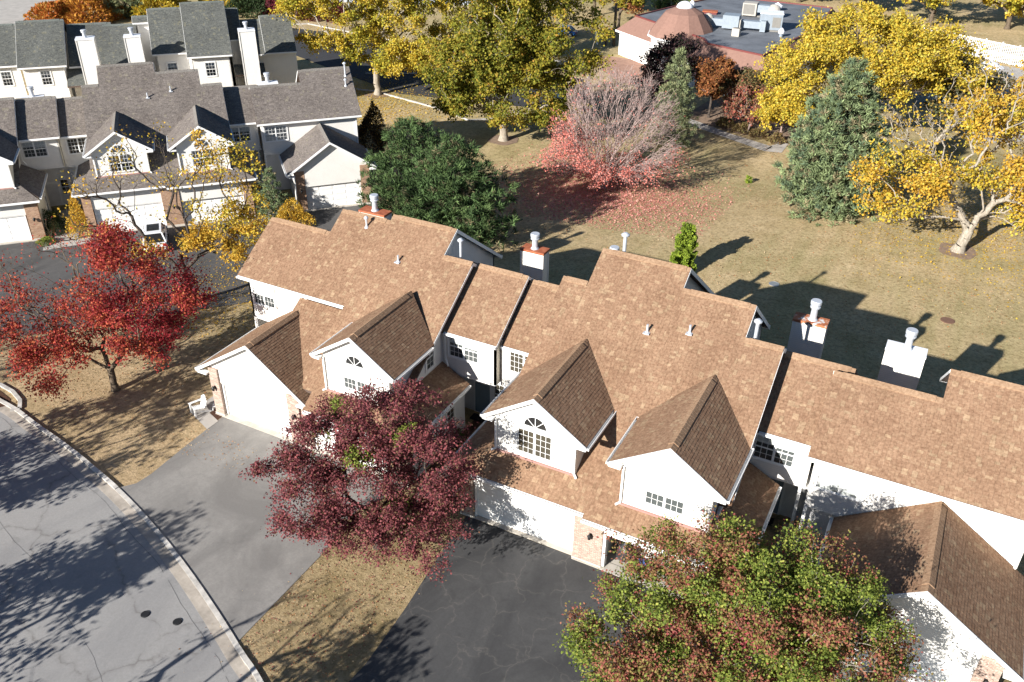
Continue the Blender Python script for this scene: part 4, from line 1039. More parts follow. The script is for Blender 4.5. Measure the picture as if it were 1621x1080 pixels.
def shrub(name, label, loc, r, h, pal, n, lsize, seed, cat='shrub', group=None, mat='leaf', stems=10, shape=1.0):
    rg = np.random.default_rng(seed); loc = (loc[0], loc[1], hz(*loc[:2])); root = thing(name, label, cat, loc, 0, group)
    d = unit(rg.normal(size=(n, 3))); d[:, 2] = np.abs(d[:, 2]); q = rg.random((n, 1))**.33*.35+.65*rg.random((n, 1))**.12
    lump = 1+.14*np.sin(d[:, :1]*5+seed)+.12*np.sin(d[:, 1:2]*6+seed*2)+.1*np.sin(d[:, 2:]*8)
    cen = d*q*lump*np.array([r, r, h*.96]); cen[:, 2] += .05
    if shape != 1.0:
        w = np.clip(1-(cen[:, 2]/h), 0, 1)**shape; cen[:, :2] = d[:, :2]*r*(.25+.75*w[:, None])*lump*q
    tips = cen[rg.choice(n, min(n, stems*4), replace=False)]*.8
    N, par = skeleton(rg, [(0, 0, 0), (0, 0, h*.1), (0, 0, h*.2)], tips); v, f = limb_mesh(N, par, .006, .04); mesh_np('stem', v, f, M['bark_brown'], None, root)
    ls = lsize*rg.uniform(.7, 1.3, n)
    v, f, c = leaves(rg, cen, d+rg.normal(size=(n, 3))*.5+np.array([0, 0, .3]), ls, ls*.6, palette_cols(rg, n, pal), .2, d+np.array([0, 0, .4])+rg.normal(size=(n, 3))*.4)
    mesh_np('foliage', v, f, M[mat], c, root)
    return root
P_RED = [((0.38, 0.058, 0.04), 5), ((0.46, 0.11, 0.05), 3), ((0.23, 0.028, 0.03), 4), ((0.44, 0.15, 0.06), 1.2)]
P_CRIM = [((0.30, 0.028, 0.035), 5), ((0.38, 0.045, 0.045), 3), ((0.19, 0.02, 0.025), 3)]
P_PURP = [((0.18, 0.052, 0.058), 6), ((0.245, 0.075, 0.078), 5), ((0.115, 0.038, 0.042), 3), ((0.32, 0.09, 0.09), 2), ((0.18, 0.11, 0.06), 2)]
P_GREEN = [((0.16, 0.205, 0.035), 5), ((0.22, 0.26, 0.045), 5), ((0.10, 0.14, 0.025), 3), ((0.33, 0.33, 0.07), 1.6)]
P_RUSSET = [((0.28, 0.12, 0.07), 5), ((0.24, 0.18, 0.06), 4), ((0.32, 0.09, 0.07), 3), ((0.20, 0.22, 0.05), 2)]
P_ROSE = [((0.42, 0.08, 0.10), 4), ((0.32, 0.10, 0.09), 3), ((0.26, 0.15, 0.08), 2)]
P_YEL = [((0.57, 0.41, 0.045), 5), ((0.48, 0.33, 0.03), 4), ((0.40, 0.36, 0.05), 4), ((0.62, 0.48, 0.10), 2)]
P_YGRN = [((0.38, 0.34, 0.04), 4), ((0.28, 0.28, 0.035), 3), ((0.50, 0.38, 0.04), 3)]
P_AMBER = [((0.56, 0.34, 0.04), 5), ((0.48, 0.27, 0.03), 3), ((0.60, 0.42, 0.07), 3), ((0.36, 0.26, 0.04), 1)]
P_OAK = [((0.19, 0.19, 0.025), 5), ((0.28, 0.25, 0.03), 4), ((0.12, 0.14, 0.02), 4), ((0.36, 0.26, 0.04), 2)]
P_OAKY = [((0.33, 0.27, 0.03), 5), ((0.24, 0.22, 0.03), 3), ((0.40, 0.22, 0.04), 1)]
P_PINE = [((0.072, 0.118, 0.042), 5), ((0.10, 0.15, 0.052), 4), ((0.048, 0.08, 0.03), 3), ((0.17, 0.145, 0.08), 1.2)]
P_BLUE = [((0.165, 0.21, 0.10), 5), ((0.21, 0.26, 0.12), 4), ((0.10, 0.14, 0.08), 3), ((0.25, 0.21, 0.12), 2)]
P_SPRUCE = [((0.20, 0.23, 0.11), 5), ((0.14, 0.165, 0.085), 4), ((0.25, 0.25, 0.13), 2)]
P_RUST = [((0.30, 0.11, 0.04), 5), ((0.22, 0.09, 0.035), 4), ((0.34, 0.17, 0.05), 2), ((0.14, 0.07, 0.03), 2)]
P_SALMON = [((0.70, 0.23, 0.18), 5), ((0.62, 0.28, 0.23), 3), ((0.60, 0.17, 0.13), 2)]
P_ARB = [((0.19, 0.26, 0.03), 5), ((0.27, 0.34, 0.04), 4), ((0.12, 0.17, 0.025), 2)]
P_SHADED = [((0.035, 0.02, 0.022), 5), ((0.06, 0.03, 0.03), 3), ((0.03, 0.035, 0.02), 2)]  # purple foliage with the shade it stands in put into the leaf colours
# ------------------------------------------------------------------ buildings
W0 = dict(capmat='rust')
front = townhouse_row('townhouse_row', 'long row of attached townhouses with tan shingled roofs and white gabled dormers across the middle', (ORI[0], ORI[1], 0), 0.0, PAL_TAN, 'brick_pink', 'siding', 'siding_grey',
    open_garage=True, seed=3, doors='grey', chims=[
    (-33.85, -31.95, 43.55, 44.3, 0, 7.72, dict(capmat='rustfull', flue=1.1)),
    (-22.1, -20.62, 44.0, 44.75, 0, 7.45, dict(capmat='rustfull', flue=1.0)),
    (-17.1, -15.5, 44.3, 45.0, 0, 7.45, dict(capmat='rustfull', flue=1.15)),
    (-5.4, -3.75, 43.45, 44.2, 0, 7.4, dict(capmat='rust', flue=1.15, fx=-4.5)),
    (-.58, 1.23, 42.95, 43.7, 0, 7.3, dict(capmat='capwhite', flue=1.1, fx=.35))])
back = townhouse_row('townhouse_row', 'row of attached townhouses with grey-brown shingled roofs behind the yellow-leaved tree', (-58.066, 56.751, -.646), math.radians(47.06), PAL_BROWN, 'brick_tan', 'siding', 'siding_cream',
    ground=-.62, seed=5, doors='white', chims=[
    (-22.3, -20.5, 42.7, 43.5, 0, 7.7, dict(capmat='capwhite', flue=.9)),
    (-1.3, .5, 41.1, 41.9, 0, 7.75, dict(capmat='capwhite', flue=.9))])
far = townhouse_row('townhouse_row', 'farthest row of townhouses with grey-green roofs and tall white chimneys, rear side towards the viewer', (-90.9, 77.2, -.057), math.radians(225.3), PAL_GREY, 'brick_tan', 'siding', 'siding',
    ground=-1.2, seed=9, doors='white', ext=True, chims=[
    (-1.25, .5, 44.6, 45.9, -1, 8.75, dict(capmat='capwhite', flue=.8)),
    (-5.9, -4.3, 44.8, 45.9, -1, 8.75, dict(capmat='capwhite', flue=.8)),
    (-17.9, -16.2, 44.8, 46.1, -1, 8.75, dict(capmat='capwhite', flue=.8))])

# community building with a flat dark roof, mansard skirt and a round hall
M['mansard'] = plain('brown_mansard_shingle', (0.23, 0.135, 0.105), 1.0, 0.1, 0, 0.12, 3, 0.5)
M['flatroof'] = plain('grey_blue_membrane', (0.15, 0.16, 0.175), 0.7, 0.2, 0, 0.3, .35, 0.1)
M['coping'] = plain('dark_red_coping', (0.16, 0.045, 0.04), 0.6)
M['whitewall'] = plain('white_painted_wall', (0.72, 0.70, 0.66), 0.8, 0.2, 0, 0.05, .6)
M['greendoor'] = plain('pale_green_panel', (0.47, 0.52, 0.47), 0.6)
M['hvac'] = plain('pale_grey_sheet_metal', (0.27, 0.31, 0.345), 0.5, 0.4, 0.2, 0.12)
M['duct'] = plain('cream_duct_metal', (0.40, 0.37, 0.32), 0.6)
M['hvac_dark'] = plain('louvre_grey', (0.20, 0.19, 0.17), 0.7)
def community():
    z0, ze, zf = -1.3, 2.2, 4.2
    inner = [(-46.1, 127.6), (-41.8, 124.6), (-33.2, 118.6), (-31.9, 116.2), (-24.1, 113.6), (-21.2, 134.2), (-22.2, 148.5), (-39.5, 149.5), (-43.0, 139.0)]
    n = len(inner); c = V(-33, 131)
    def offs(d):
        out = []
        for i in range(n):
            p0, p1, p2 = V(*inner[i-1]), V(*inner[i]), V(*inner[(i+1) % n])
            def nr(a, b):
                e = (b-a)/np.linalg.norm(b-a); return V(e[1], -e[0])
            n1, n2 = nr(p0, p1), nr(p1, p2)
            m_ = (n1+n2); m_ /= max(.35, 1+n1@n2); out.append(tuple(p1+m_*d))
        return out
    sgn = 1
    o1 = offs(2.3)
    if np.linalg.norm(V(*o1[0])-c) < np.linalg.norm(V(*inner[0])-c): sgn = -1
    o1 = offs(2.3*sgn); ow = offs(1.8*sgn)
    root = thing('community_building', 'low building with a flat dark blue-grey roof, brown mansard skirt and rooftop ducts', 'building', (-33, 131, z0))
    O = (-33, 131, z0)
    m = MB(); m.face([(*p, zf) for p in inner]); m.obj('flat_roof', M['flatroof'], root, O)
    for i in range(n):
        j = (i+1) % n
        m = MB(); m.plate([(*o1[i], ze), (*o1[j], ze), (*inner[j], zf+.02), (*inner[i], zf+.02)], (0, 0, -.15)); o = m.obj('mansard_slope', M['mansard'], root, O)
        m = MB(); m.beam((*inner[i], zf+.16), (*inner[j], zf+.16), .22, .2); m.obj('coping', M['coping'], o, O)
        m = MB(); m.beam((*o1[i], ze+.03), (*o1[j], ze+.03), .14, .25); m.obj('gutter', M['trim'], o, O)
        m = MB(); m.solid([(*ow[i], ze-.1), (*ow[j], ze-.1), (*(V(*ow[j])*.995+c*.005), ze-.1), (*(V(*ow[i])*.995+c*.005), ze-.1)], [(*ow[i], z0), (*ow[j], z0), (*(V(*ow[j])*.995+c*.005), z0), (*(V(*ow[i])*.995+c*.005), z0)])
        m.obj('wall', M['whitewall'], root, O)
    # pale panel on the white front wall (first edge)
    a, b = V(*ow[0]), V(*ow[1]); d = (b-a)/np.linalg.norm(b-a); nn = V(d[1], -d[0])*sgn
    m = MB(); p = a+d*2.9+nn*.06; m.beam((p[0], p[1], 1.55), (*(p+d*1.9), 1.55), .1, 2.6); m.obj('wall_panel', M['greendoor'], root, O)
    # round hall
    cx, cy, R0 = -37.6, 123.2, 4.7; N = 12
    m = MB(); m.lathe((cx, cy, z0), [(R0-.5, 0), (R0-.5, 4.6)], N*2); o = m.obj('round_hall_wall', M['whitewall'], root, O)
    m = MB(); prof = [(R0, 3.45), (R0-.7, 4.6), (2.6, 6.4), (1.3, 7.0)]
    for k in range(N):
        a0, a1 = 2*math.pi*k/N, 2*math.pi*(k+1)/N
        for (r0, q0), (r1, q1) in zip(prof[:-1], prof[1:]):
            m.face([(cx+r0*math.cos(a0), cy+r0*math.sin(a0), q0), (cx+r0*math.cos(a1), cy+r0*math.sin(a1), q0), (cx+r1*math.cos(a1), cy+r1*math.sin(a1), q1), (cx+r1*math.cos(a0), cy+r1*math.sin(a0), q1)])
    m.face([(cx+1.3*math.cos(2*math.pi*k/N), cy+1.3*math.sin(2*math.pi*k/N), 7.0) for k in range(N)])
    o = m.obj('round_hall_roof', M['mansard'], root, O)
    m = MB(); m.lathe((cx, cy, 6.95), [(1.15, 0), (1.15, .15), (1.0, .45), (.7, .7), (.3, .84), (.02, .88)], 18); m.obj('skylight_dome', M['capwhite'], o, O, smooth=True)
    for k in range(N):
        a0 = 2*math.pi*k/N; m2 = None
    m = MB()
    for k in range(N):
        a0, a1 = 2*math.pi*k/N, 2*math.pi*(k+1)/N
        m.beam((cx+(R0+.05)*math.cos(a0), cy+(R0+.05)*math.sin(a0), 3.47), (cx+(R0+.05)*math.cos(a1), cy+(R0+.05)*math.sin(a1), 3.47), .12, .22)
    m.obj('gutter', M['trim'], o, O)
    return root
community()
def rooftop(name, label, cat, parts, loc, rz=0, group=None):
    r = thing(name, label, cat, loc, rz, group)
    for nm, mat, fn in parts:
        m = MB(); fn(m); m.obj(nm, M[mat], r)
    return r
zf = 4.21
rooftop('air_handler', 'largest pale blue-grey box unit at the right end of the rooftop ducts', 'air conditioner', [
    ('housing', 'hvac', lambda m: m.box(-1.5, 1.5, -1.1, 1.1, .25, 2.3)), ('lid', 'capwhite', lambda m: m.box(-1.56, 1.56, -1.16, 1.16, 2.3, 2.4)),
    ('skid', 'hvac_dark', lambda m: m.box(-1.4, 1.4, -1.0, 1.0, 0, .25)), ('louvre', 'hvac_dark', lambda m: m.box(.2, 1.3, -1.13, -1.1, .6, 1.9))], (-26.9, 128.4, zf), .25)
def hood(m, w=1.1, r=1.0, n=10):
    for k in range(n):
        a0, a1 = math.pi*.5*k/n*1.0, math.pi*.5*(k+1)/n*1.0
        m.solid([(-w/2, r*math.cos(a0)*-1, r*math.sin(a0)+.3), (w/2, -r*math.cos(a0), r*math.sin(a0)+.3), (w/2, -r*math.cos(a1), r*math.sin(a1)+.3), (-w/2, -r*math.cos(a1), r*math.sin(a1)+.3)],
                [(-w/2, r*.15*math.cos(a0)*-1, .25), (w/2, -r*.15*math.cos(a0), .25), (w/2, -r*.15*math.cos(a1), .25), (-w/2, -r*.15*math.cos(a1), .25)])
rooftop('air_handler', 'grey slatted box unit joined to a rounded duct, rearmost on the flat roof', 'air conditioner', [
    ('housing', 'duct', lambda m: m.box(-1.0, 1.0, -.9, .9, .2, 1.9)), ('louvre', 'hvac_dark', lambda m: m.box(-.85, .75, -.93, -.9, .4, 1.75)),
    ('duct', 'hvac', lambda m: m.box(1.0, 2.8, -.6, .6, .7, 1.7)), ('elbow', 'duct', lambda m: m.lathe((3.4, 0, .2), [(1.0, 0), (1.0, .9), (.8, 1.4), (.4, 1.65), (.05, 1.7)], 14)), ('skid', 'hvac_dark', lambda m: m.box(-1, 2.8, -.5, .5, 0, .2))], (-31.8, 136.4, zf), .1)
rooftop('duct_run', 'long pale duct with elbows crossing the flat roof beside the round hall', 'duct', [
    ('elbow', 'duct', lambda m: (m.box(-4.6, -3.5, -.7, .7, .0, .9), m.lathe((-4.05, 0, .9), [(.75, 0), (.72, .4), (.5, .75), (.1, .9)], 14))), ('trunk_duct', 'hvac', lambda m: m.box(-3.5, -1.9, -.45, .45, .35, 1.25)),
    ('housing', 'hvac', lambda m: m.box(-1.9, .3, -1.0, 1.0, .2, 1.9)), ('duct', 'hvac', lambda m: m.box(.3, 3.2, -.5, .5, .4, 1.3)), ('box', 'hvac', lambda m: m.box(3.2, 3.9, -.8, .8, .1, 1.5)), ('strut', 'duct', lambda m: m.box(.5, .62, -1.4, -.5, 0, 1.5))], (-31.0, 126.6, zf), .1)
rooftop('condenser', 'small tan box standing in front of the rooftop ducts', 'air conditioner', [('housing', 'duct', lambda m: m.box(-.5, .5, -.45, .45, 0, 1.0)), ('fan_grille', 'hvac_dark', lambda m: m.lathe((0, 0, 1.0), [(.36, 0), (.36, .04)], 12))], (-30.0, 122.6, zf))
rooftop('roof_hatch', 'flat red hatch on the dark roof behind the round hall', 'roof hatch', [('curb', 'coping', lambda m: m.box(-1.0, 1.0, -.6, .6, 0, .3)), ('lid', 'rustfull', lambda m: m.box(-1.1, 1.1, -.7, .7, .3, .42))], (-37.3, 135.0, zf), .2)
for i, (x, y, lb) in enumerate(((-40.9, 137.5, 'small white vent cap near the rear edge of the flat roof, left one'), (-36.0, 128.8, 'small reddish dome vent close behind the round hall'), (-29.2, 142.6, 'white round ventilator near the rear of the flat roof'), (-24.6, 125.2, 'tiny white vent near the right edge of the flat roof'))):
    rooftop('roof_ventilator', lb, 'vent', [('stack', 'hvac', lambda m: m.tube((0, 0, 0), (0, 0, .5), .25 if i != 2 else .4, None, 12)), ('cap', 'rustfull' if i == 1 else 'capwhite', lambda m: m.lathe((0, 0, .45), [(.4 if i != 2 else .75, 0), (.42 if i != 2 else .8, .25), (.2, .6), (.03, .7)], 14))], (x, y, zf))
# ------------------------------------------------------------------ white picket fence round the pool area
def picket_fence(a, b, label, h=1.7, step=.28, rails=True):
    a = V(*a); b = V(*b); L = np.linalg.norm(b-a); d = (b-a)/L; r = thing('picket_fence', label, 'fence', (a[0], a[1], -1.3), math.atan2(d[1], d[0]))
    n = int(L/2.4)
    for k in range(n+1):
        m = MB(); x = L*k/n; m.box(x-.07, x+.07, -.07, .07, 0, h+.12); m.solid([(x-.1, -.1, h+.18), (x+.1, -.1, h+.18), (x+.1, .1, h+.18), (x-.1, .1, h+.18)], [(x-.1, -.1, h+.12), (x+.1, -.1, h+.12), (x+.1, .1, h+.12), (x-.1, .1, h+.12)]); m.obj('post', M['trim'], r)
    for z in (.2, h-.15):
        m = MB(); m.box(0, L, -.03, .03, z, z+.1); m.obj('rail', M['trim'], r)
    m = MB(); x = .2
    while x < L: m.box(x, x+.12, -.045, -.031, .08, h); x += step
    m.obj('picket', M['trim'], r, kind='stuff')
    return r
picket_fence((-9.4, 161.8), (14, 150.2), 'long white picket fence with posts along the far side of the pool deck')
picket_fence((-5.6, 155.0), (8.5, 147.4), 'shorter white picket fence in front of the long one', 1.2)
# ------------------------------------------------------------------ cars
def paint(name, c, metal=0.0):
    t = NT(name); t.col(c); t.rough(0.25); t.b.inputs["Specular IOR Level"].default_value = 0.6; t.b.inputs["Coat Weight"].default_value = 0.6; t.b.inputs["Coat Roughness"].default_value = .05
    t.b.inputs["Metallic"].default_value = metal; return t.m
M['car_white'] = paint('white_car_paint', (0.72, 0.72, 0.72)); M['car_black'] = paint('black_car_paint', (0.02, 0.02, 0.024)); M['car_blue'] = paint('blue_car_paint', (0.03, 0.16, 0.42)); M['car_silver'] = paint('silver_car_paint', (0.36, 0.38, 0.40), .5)
M['tyre'] = plain('tyre_rubber', (0.02, 0.02, 0.02), 0.9); M['carglass'] = plain('dark_car_glass', (0.015, 0.018, 0.02), 0.06, 0.8, 0, 0)
M['taillight'] = plain('red_tail_light', (0.35, 0.02, 0.02), 0.3); M['headlight'] = plain('clear_headlight', (0.6, 0.62, 0.63), 0.2)
def loft(m, secs):
    for s0, s1 in zip(secs[:-1], secs[1:]):
        n = len(s0)
        for k in range(n): m.face([s0[k], s0[(k+1) % n], s1[(k+1) % n], s1[k]])
    m.face(secs[0][::-1]); m.face(secs[-1])
def car(label, loc, rz, mat, suv=True, sunroof=False):
    r = thing('parked_car', label, 'car', (loc[0], loc[1], hz(*loc)+.04), rz)
    hh = 1.0 if suv else .82; top = 1.72 if suv else 1.42; W = .93
    def sec(y, w, zb, zt): return [(-w, y, zb), (w, y, zb), (w+.03, y, zb+.25), (w, y, zt-.12), (w-.10, y, zt), (-w+.10, y, zt), (-w, y, zt-.12), (-w-.03, y, zb+.25)]
    m = MB(); loft(m, [sec(-2.3, .80, .45, .75), sec(-2.22, .88, .32, hh-.06), sec(-1.6, W, .25, hh), sec(0, W, .25, hh), sec(1.1, W, .25, hh-.02), sec(2.05, .88, .3, hh-.16), sec(2.3, .78, .42, .68)])
    body = m.obj('body', M[mat], r, smooth=False, bevel=.03)
    ry = -2.05 if suv else -1.75
    def cab(y, w, z): return [(-w, y, z), (w, y, z)]
    lo, hi = hh-.01, top
    base = [(-.86, ry), (.86, ry), (.86, 1.15), (-.86, 1.15)]; tp = [(-.66, ry+(.28 if suv else .75)), (.66, ry+(.28 if suv else .75)), (.66, .35), (-.66, .35)]
    m = MB(); m.solid([(x, y, hi-.06) for x, y in tp], [(x, y, lo) for x, y in base]); m.obj('window_band', M['carglass'], r)
    m = MB(); m.solid([(x*1.0, y, hi) for x, y in tp], [(x*1.04, y, hi-.08) for x, y in tp]); rf = m.obj('roof', M[mat], r, bevel=.02)
    if sunroof:
        m = MB(); m.box(-.48, .48, -1.25, .15, hi+.002, hi+.012); m.obj('sunroof', M['carglass'], rf)
    for sx in (-1, 1):
        for (bx, by), (tx, ty) in (((.86*sx, ry), (.66*sx, tp[0][1])), ((.86*sx, 1.15), (.66*sx, .35))):
            m = MB(); m.beam((bx, by, lo), (tx, ty, hi-.02), .10, .06, up=(0, 1, .2)); m.obj('pillar', M[mat], r)
        m = MB(); m.beam((.875*sx, -.35, lo), (.69*sx, -.35, hi-.06), .09, .04, up=(1*sx, 0, .3)); m.obj('pillar', M[mat], r)
        m = MB(); m.box(sx*.98-.08, sx*.98+.08, .75, .95, hh-.02, hh+.14); m.obj('wing_mirror', M[mat], r)
        m = MB(); m.box(sx*.74-.14, sx*.74+.14, -2.33, -2.2, hh-.28, hh-.08); m.obj('tail_light', M['taillight'], r)
        m = MB(); m.box(sx*.66-.18, sx*.66+.18, 2.1, 2.27, .56, .72); m.obj('headlight', M['headlight'], r)
        for y in (-1.42, 1.42):
            m = MB(); m.tube((sx*.98, y, .35), (sx*.76, y, .35), .35, .35, 18); w = m.obj('wheel', M['tyre'], r)
            m = MB(); m.tube((sx*.995, y, .35), (sx*.97, y, .35), .21, .21, 12); m.obj('rim', M['galv'], w)
    m = MB(); m.box(-.26, .26, -2.33, -2.29, .62, .74); m.obj('number_plate', M['capwhite'], r)
    return r
car('white sport utility vehicle backed by the grey-brown townhouse garages under the yellow tree', (-57.6, 46.3), math.radians(47.06), 'car_white', True, True)
car('black car parked in the lot, half hidden under the big green tree', (-44.6, 97.5), math.radians(35), 'car_black', True)
car('dark silver car in the lot seen between the yellow and the green tree', (-60.0, 99.4), math.radians(60), 'car_silver', False)
car('bright blue car glimpsed through the right side of the green tree crown', (-60.5, 134.0), math.radians(100), 'car_blue', False)
# ------------------------------------------------------------------ garden chair
def adirondack(label, loc, rz):
    r = thing('garden_chair', label, 'chair', (*loc, .035), rz)
    for k in range(7):   # back slats fan, tallest in the middle
        x = -.27+.09*k; h = 1.02-.035*abs(k-3)**1.6
        m = MB(); m.plate([(x-.04, .28, .30), (x+.04, .28, .30), (x*1.18+.042, .28+.30*(h-.3), h), (x*1.18-.042, .28+.30*(h-.3), h)], (0, .022, 0)); m.obj('back_slat', M['trim'], r)
    for k in range(6):
        y = -.30+.1*k; z = .40-.10*(k/5); m = MB(); m.box(-.28, .28, y, y+.085, z-.02, z); m.obj('seat_slat', M['trim'], r)
    for sx in (-1, 1):
        m = MB(); m.box(sx*.36-.08, sx*.36+.08, -.38, .38, .555, .58); m.obj('armrest', M['trim'], r)
        m = MB(); m.box(sx*.31-.05, sx*.31+.05, -.36, -.27, 0, .555); m.obj('leg', M['trim'], r)
        m = MB(); m.beam((sx*.3, -.3, .38), (sx*.3, .62, .06), .03, .11); m.obj('leg', M['trim'], r)
        m = MB(); m.beam((sx*.33, .34, .30), (sx*.36, .40, .57), .03, .05, up=(0, 1, 0)); m.obj('arm_support', M['trim'], r)
    m = MB(); m.box(-.34, .34, .36, .385, .52, .58); m.obj('back_rail', M['trim'], r)
    return r
adirondack('white wooden garden chair with slatted back on the concrete slab beside the left garage', (-35.55, 28.95), math.radians(-22))
def small(name, label, cat, loc, parts, rz=0):
    r = thing(name, label, cat, loc, rz)
    for nm, mat, fn in parts:
        m = MB(); fn(m); m.obj(nm, M[mat], r)
    return r
small('foot_stool', 'low white slatted stool tipped against the foot of the left brick pier', 'stool', (-34.85, 29.75, .04), [
    ('slat', 'trim', lambda m: m.box(-.25, .25, -.2, -.08, .26, .28)), ('slat', 'trim', lambda m: m.box(-.25, .25, -.05, .07, .26, .28)), ('slat', 'trim', lambda m: m.box(-.25, .25, .1, .2, .26, .28)),
    ('leg', 'trim', lambda m: m.box(-.24, -.2, -.2, .2, 0, .26)), ('leg', 'trim', lambda m: m.box(.2, .24, -.2, .2, 0, .26))], .5)
# things inside the open garage
M['blackplastic'] = plain('black_plastic', (0.03, 0.03, 0.033), 0.3, 0.6, 0, 0.1, 6, .8); M['redplastic'] = plain('red_plastic', (0.5, 0.02, 0.03), 0.35)
M['carton'] = plain('brown_cardboard', (0.30, 0.17, 0.09), 0.9); M['bluecloth'] = plain('blue_cloth', (0.06, 0.10, 0.25), 0.9)
small('bin_bags', 'heap of glossy black bags against the left side of the open garage', 'bags', (-9.2, 29.9, .03), [
    ('bag', 'blackplastic', lambda m: m.lathe((0, 0, 0), [(.35, 0), (.45, .25), (.38, .6), (.15, .85), (.05, .95)], 11)), ('bag', 'blackplastic', lambda m: m.lathe((.25, .6, 0), [(.3, 0), (.42, .3), (.33, .7), (.1, 1.0)], 9)), ('bag', 'blackplastic', lambda m: m.lathe((-.05, 1.1, 0), [(.35, 0), (.4, .5), (.3, 1.1), (.08, 1.4)], 10))])
small('round_table', 'small round white table holding a red bowl inside the open garage', 'table', (-8.1, 30.5, .03), [
    ('table_top', 'trim', lambda m: m.lathe((0, 0, .68), [(.42, 0), (.45, .02), (.45, .05), (.42, .06)], 20)), ('leg', 'trim', lambda m: m.tube((0, 0, 0), (0, 0, .68), .05)), ('foot', 'trim', lambda m: m.lathe((0, 0, 0), [(.28, 0), (.25, .03), (.06, .05)], 12))])
tag(MB().lathe((0, 0, 0), [(.08, 0), (.2, .06), (.22, .16), (.16, .22), (.04, .25)], 14).obj('bowl', M['redplastic']), 'red bowl on the round white table in the open garage', 'bowl').location = (-8.1, 30.5, .775)
small('sawhorse', 'brown folding trestle standing right of the round table in the garage', 'trestle', (-7.2, 30.3, .03), [
    ('top_rail', 'carton', lambda m: m.box(-.45, .45, -.04, .04, .62, .7)), ('leg', 'carton', lambda m: m.beam((-.4, -.25, 0), (-.35, 0, .64), .05, .04, up=(0, 1, 0))), ('leg', 'carton', lambda m: m.beam((-.4, .25, 0), (-.35, 0, .64), .05, .04, up=(0, 1, 0))),
    ('leg', 'carton', lambda m: m.beam((.4, -.25, 0), (.35, 0, .64), .05, .04, up=(0, 1, 0))), ('leg', 'carton', lambda m: m.beam((.4, .25, 0), (.35, 0, .64), .05, .04, up=(0, 1, 0)))], .6)
small('cardboard_box', 'open brown carton on the garage floor near the door line', 'box', (-8.6, 29.3, .03), [
    ('side', 'carton', lambda m: (m.box(-.25, .25, -.18, -.16, 0, .2))), ('side', 'carton', lambda m: (m.box(-.25, .25, .16, .18, 0, .2))), ('base', 'carton', lambda m: m.box(-.25, .25, -.18, .18, 0, .015)), ('flap', 'carton', lambda m: m.beam((.25, 0, .2), (.45, 0, .12), .34, .012))], .3)
small('cloth_heap', 'crumpled blue cloth beside the black bags on the garage floor', 'cloth', (-8.45, 29.95, .03), [('fold', 'bluecloth', lambda m: m.lathe((0, 0, 0), [(.32, 0), (.25, .1), (.1, .17), (.02, .2)], 7)), ('fold', 'bluecloth', lambda m: m.lathe((.25, .1, 0), [(.2, 0), (.12, .12), (.02, .15)], 6))])
for x, y, z, lb in ((-20.85, 36.3, .04, 'black doormat at the grey entry door between the left and middle units'), (-3.9, 35.7, .04, 'black doormat in the dark entry right of the middle pair')):
    tag(MB().box(-.45, .45, -.3, .3, 0, .02).obj('doormat', M['mat']), lb, 'doormat').location = (x, y, z)
m = MB(); 
# utility pole and wire behind the far row, lamp post
small('utility_post', 'brown timber post by the white-walled end of the flat-roofed building', 'post', (-50.8, 131.5, -1.3), [('pole', 'bark_brown', lambda m: m.tube((0, 0, 0), (0, 0, 6.2), .25, .2, 10)), ('stub', 'bark_brown', lambda m: m.tube((-1.2, -.3, 0), (-1.2, -.3, 1.8), .2, .2, 8))])
for i, (x, y) in enumerate(((-54.6, 133.4), (-53.4, 131.2))):
    small('marker_post', ['left white marker post on the grass behind the lot', 'right white marker post on the grass behind the lot'][i], 'post', (x, y, -1.3), [('post', 'trim', lambda m: m.box(-.12, .12, -.12, .12, 0, 1.5)), ('cap', 'trim', lambda m: m.box(-.16, .16, -.16, .16, 1.5, 1.58))])
def pool_building():
    r = thing('pool_house', 'low grey-roofed pool shelter with white furniture glimpsed through the right yellow tree', 'building', (-1.5, 126, -1.3), .2)
    m = MB(); m.box(-5, 4, -3, 3, 0, 2.6); m.obj('wall', M['entry'], r); m = MB(); m.solid([(-5.5, -3.5, 2.9), (4.5, -3.5, 2.9), (4.5, 3.5, 2.9), (-5.5, 3.5, 2.9)], [(-5.5, -3.5, 2.6), (4.5, -3.5, 2.6), (4.5, 3.5, 2.6), (-5.5, 3.5, 2.6)]); m.obj('roof', M['flatroof'], r)
pool_building()
small('parasol', 'white parasol on the pale pool deck seen through the right yellow tree', 'parasol', (1.2, 138.2, -1.3), [('canopy', 'capwhite', lambda m: m.lathe((0, 0, 2.0), [(1.9, 0), (1.88, .05), (1.0, .5), (.05, .8)], 10)), ('pole', 'trim', lambda m: m.tube((0, 0, 0), (0, 0, 2.4), .05))])
def far_house(name, label, loc, rz, L, D, h, wall, roof):
    r = thing(name, label, 'house', (loc[0], loc[1], -1.3), rz)
    m = MB(); m.box(-L/2, L/2, -D/2, D/2, 0, h); m.obj('wall', M[wall], r)
    for sg in (-1, 1):
        m = MB(); m.plate([(-L/2-.4, sg*(D/2+.4), h-.1), (L/2+.4, sg*(D/2+.4), h-.1), (L/2+.4, 0, h+D*.36), (-L/2-.4, 0, h+D*.36)], (0, 0, -.2)); m.obj('roof', M[roof], r)
    for k in range(int(L/3.2)):
        for z in ((1.0, 3.9) if h > 4.5 else (1.0,)):
            x = -L/2+1.3+3.2*k
            m = MB(); m.box(x-.08, x+1.38, -D/2-.06, -D/2, z-.08, z+1.48); w = m.obj('window', M['trim'], r)
            m = MB(); m.box(x, x+.6, -D/2-.075, -D/2-.061, z, z+1.4); m.obj('window_pane', M['carglass'], w); m = MB(); m.box(x+.7, x+1.3, -D/2-.075, -D/2-.061, z, z+1.4); m.obj('window_pane', M['carglass'], w)
    return r
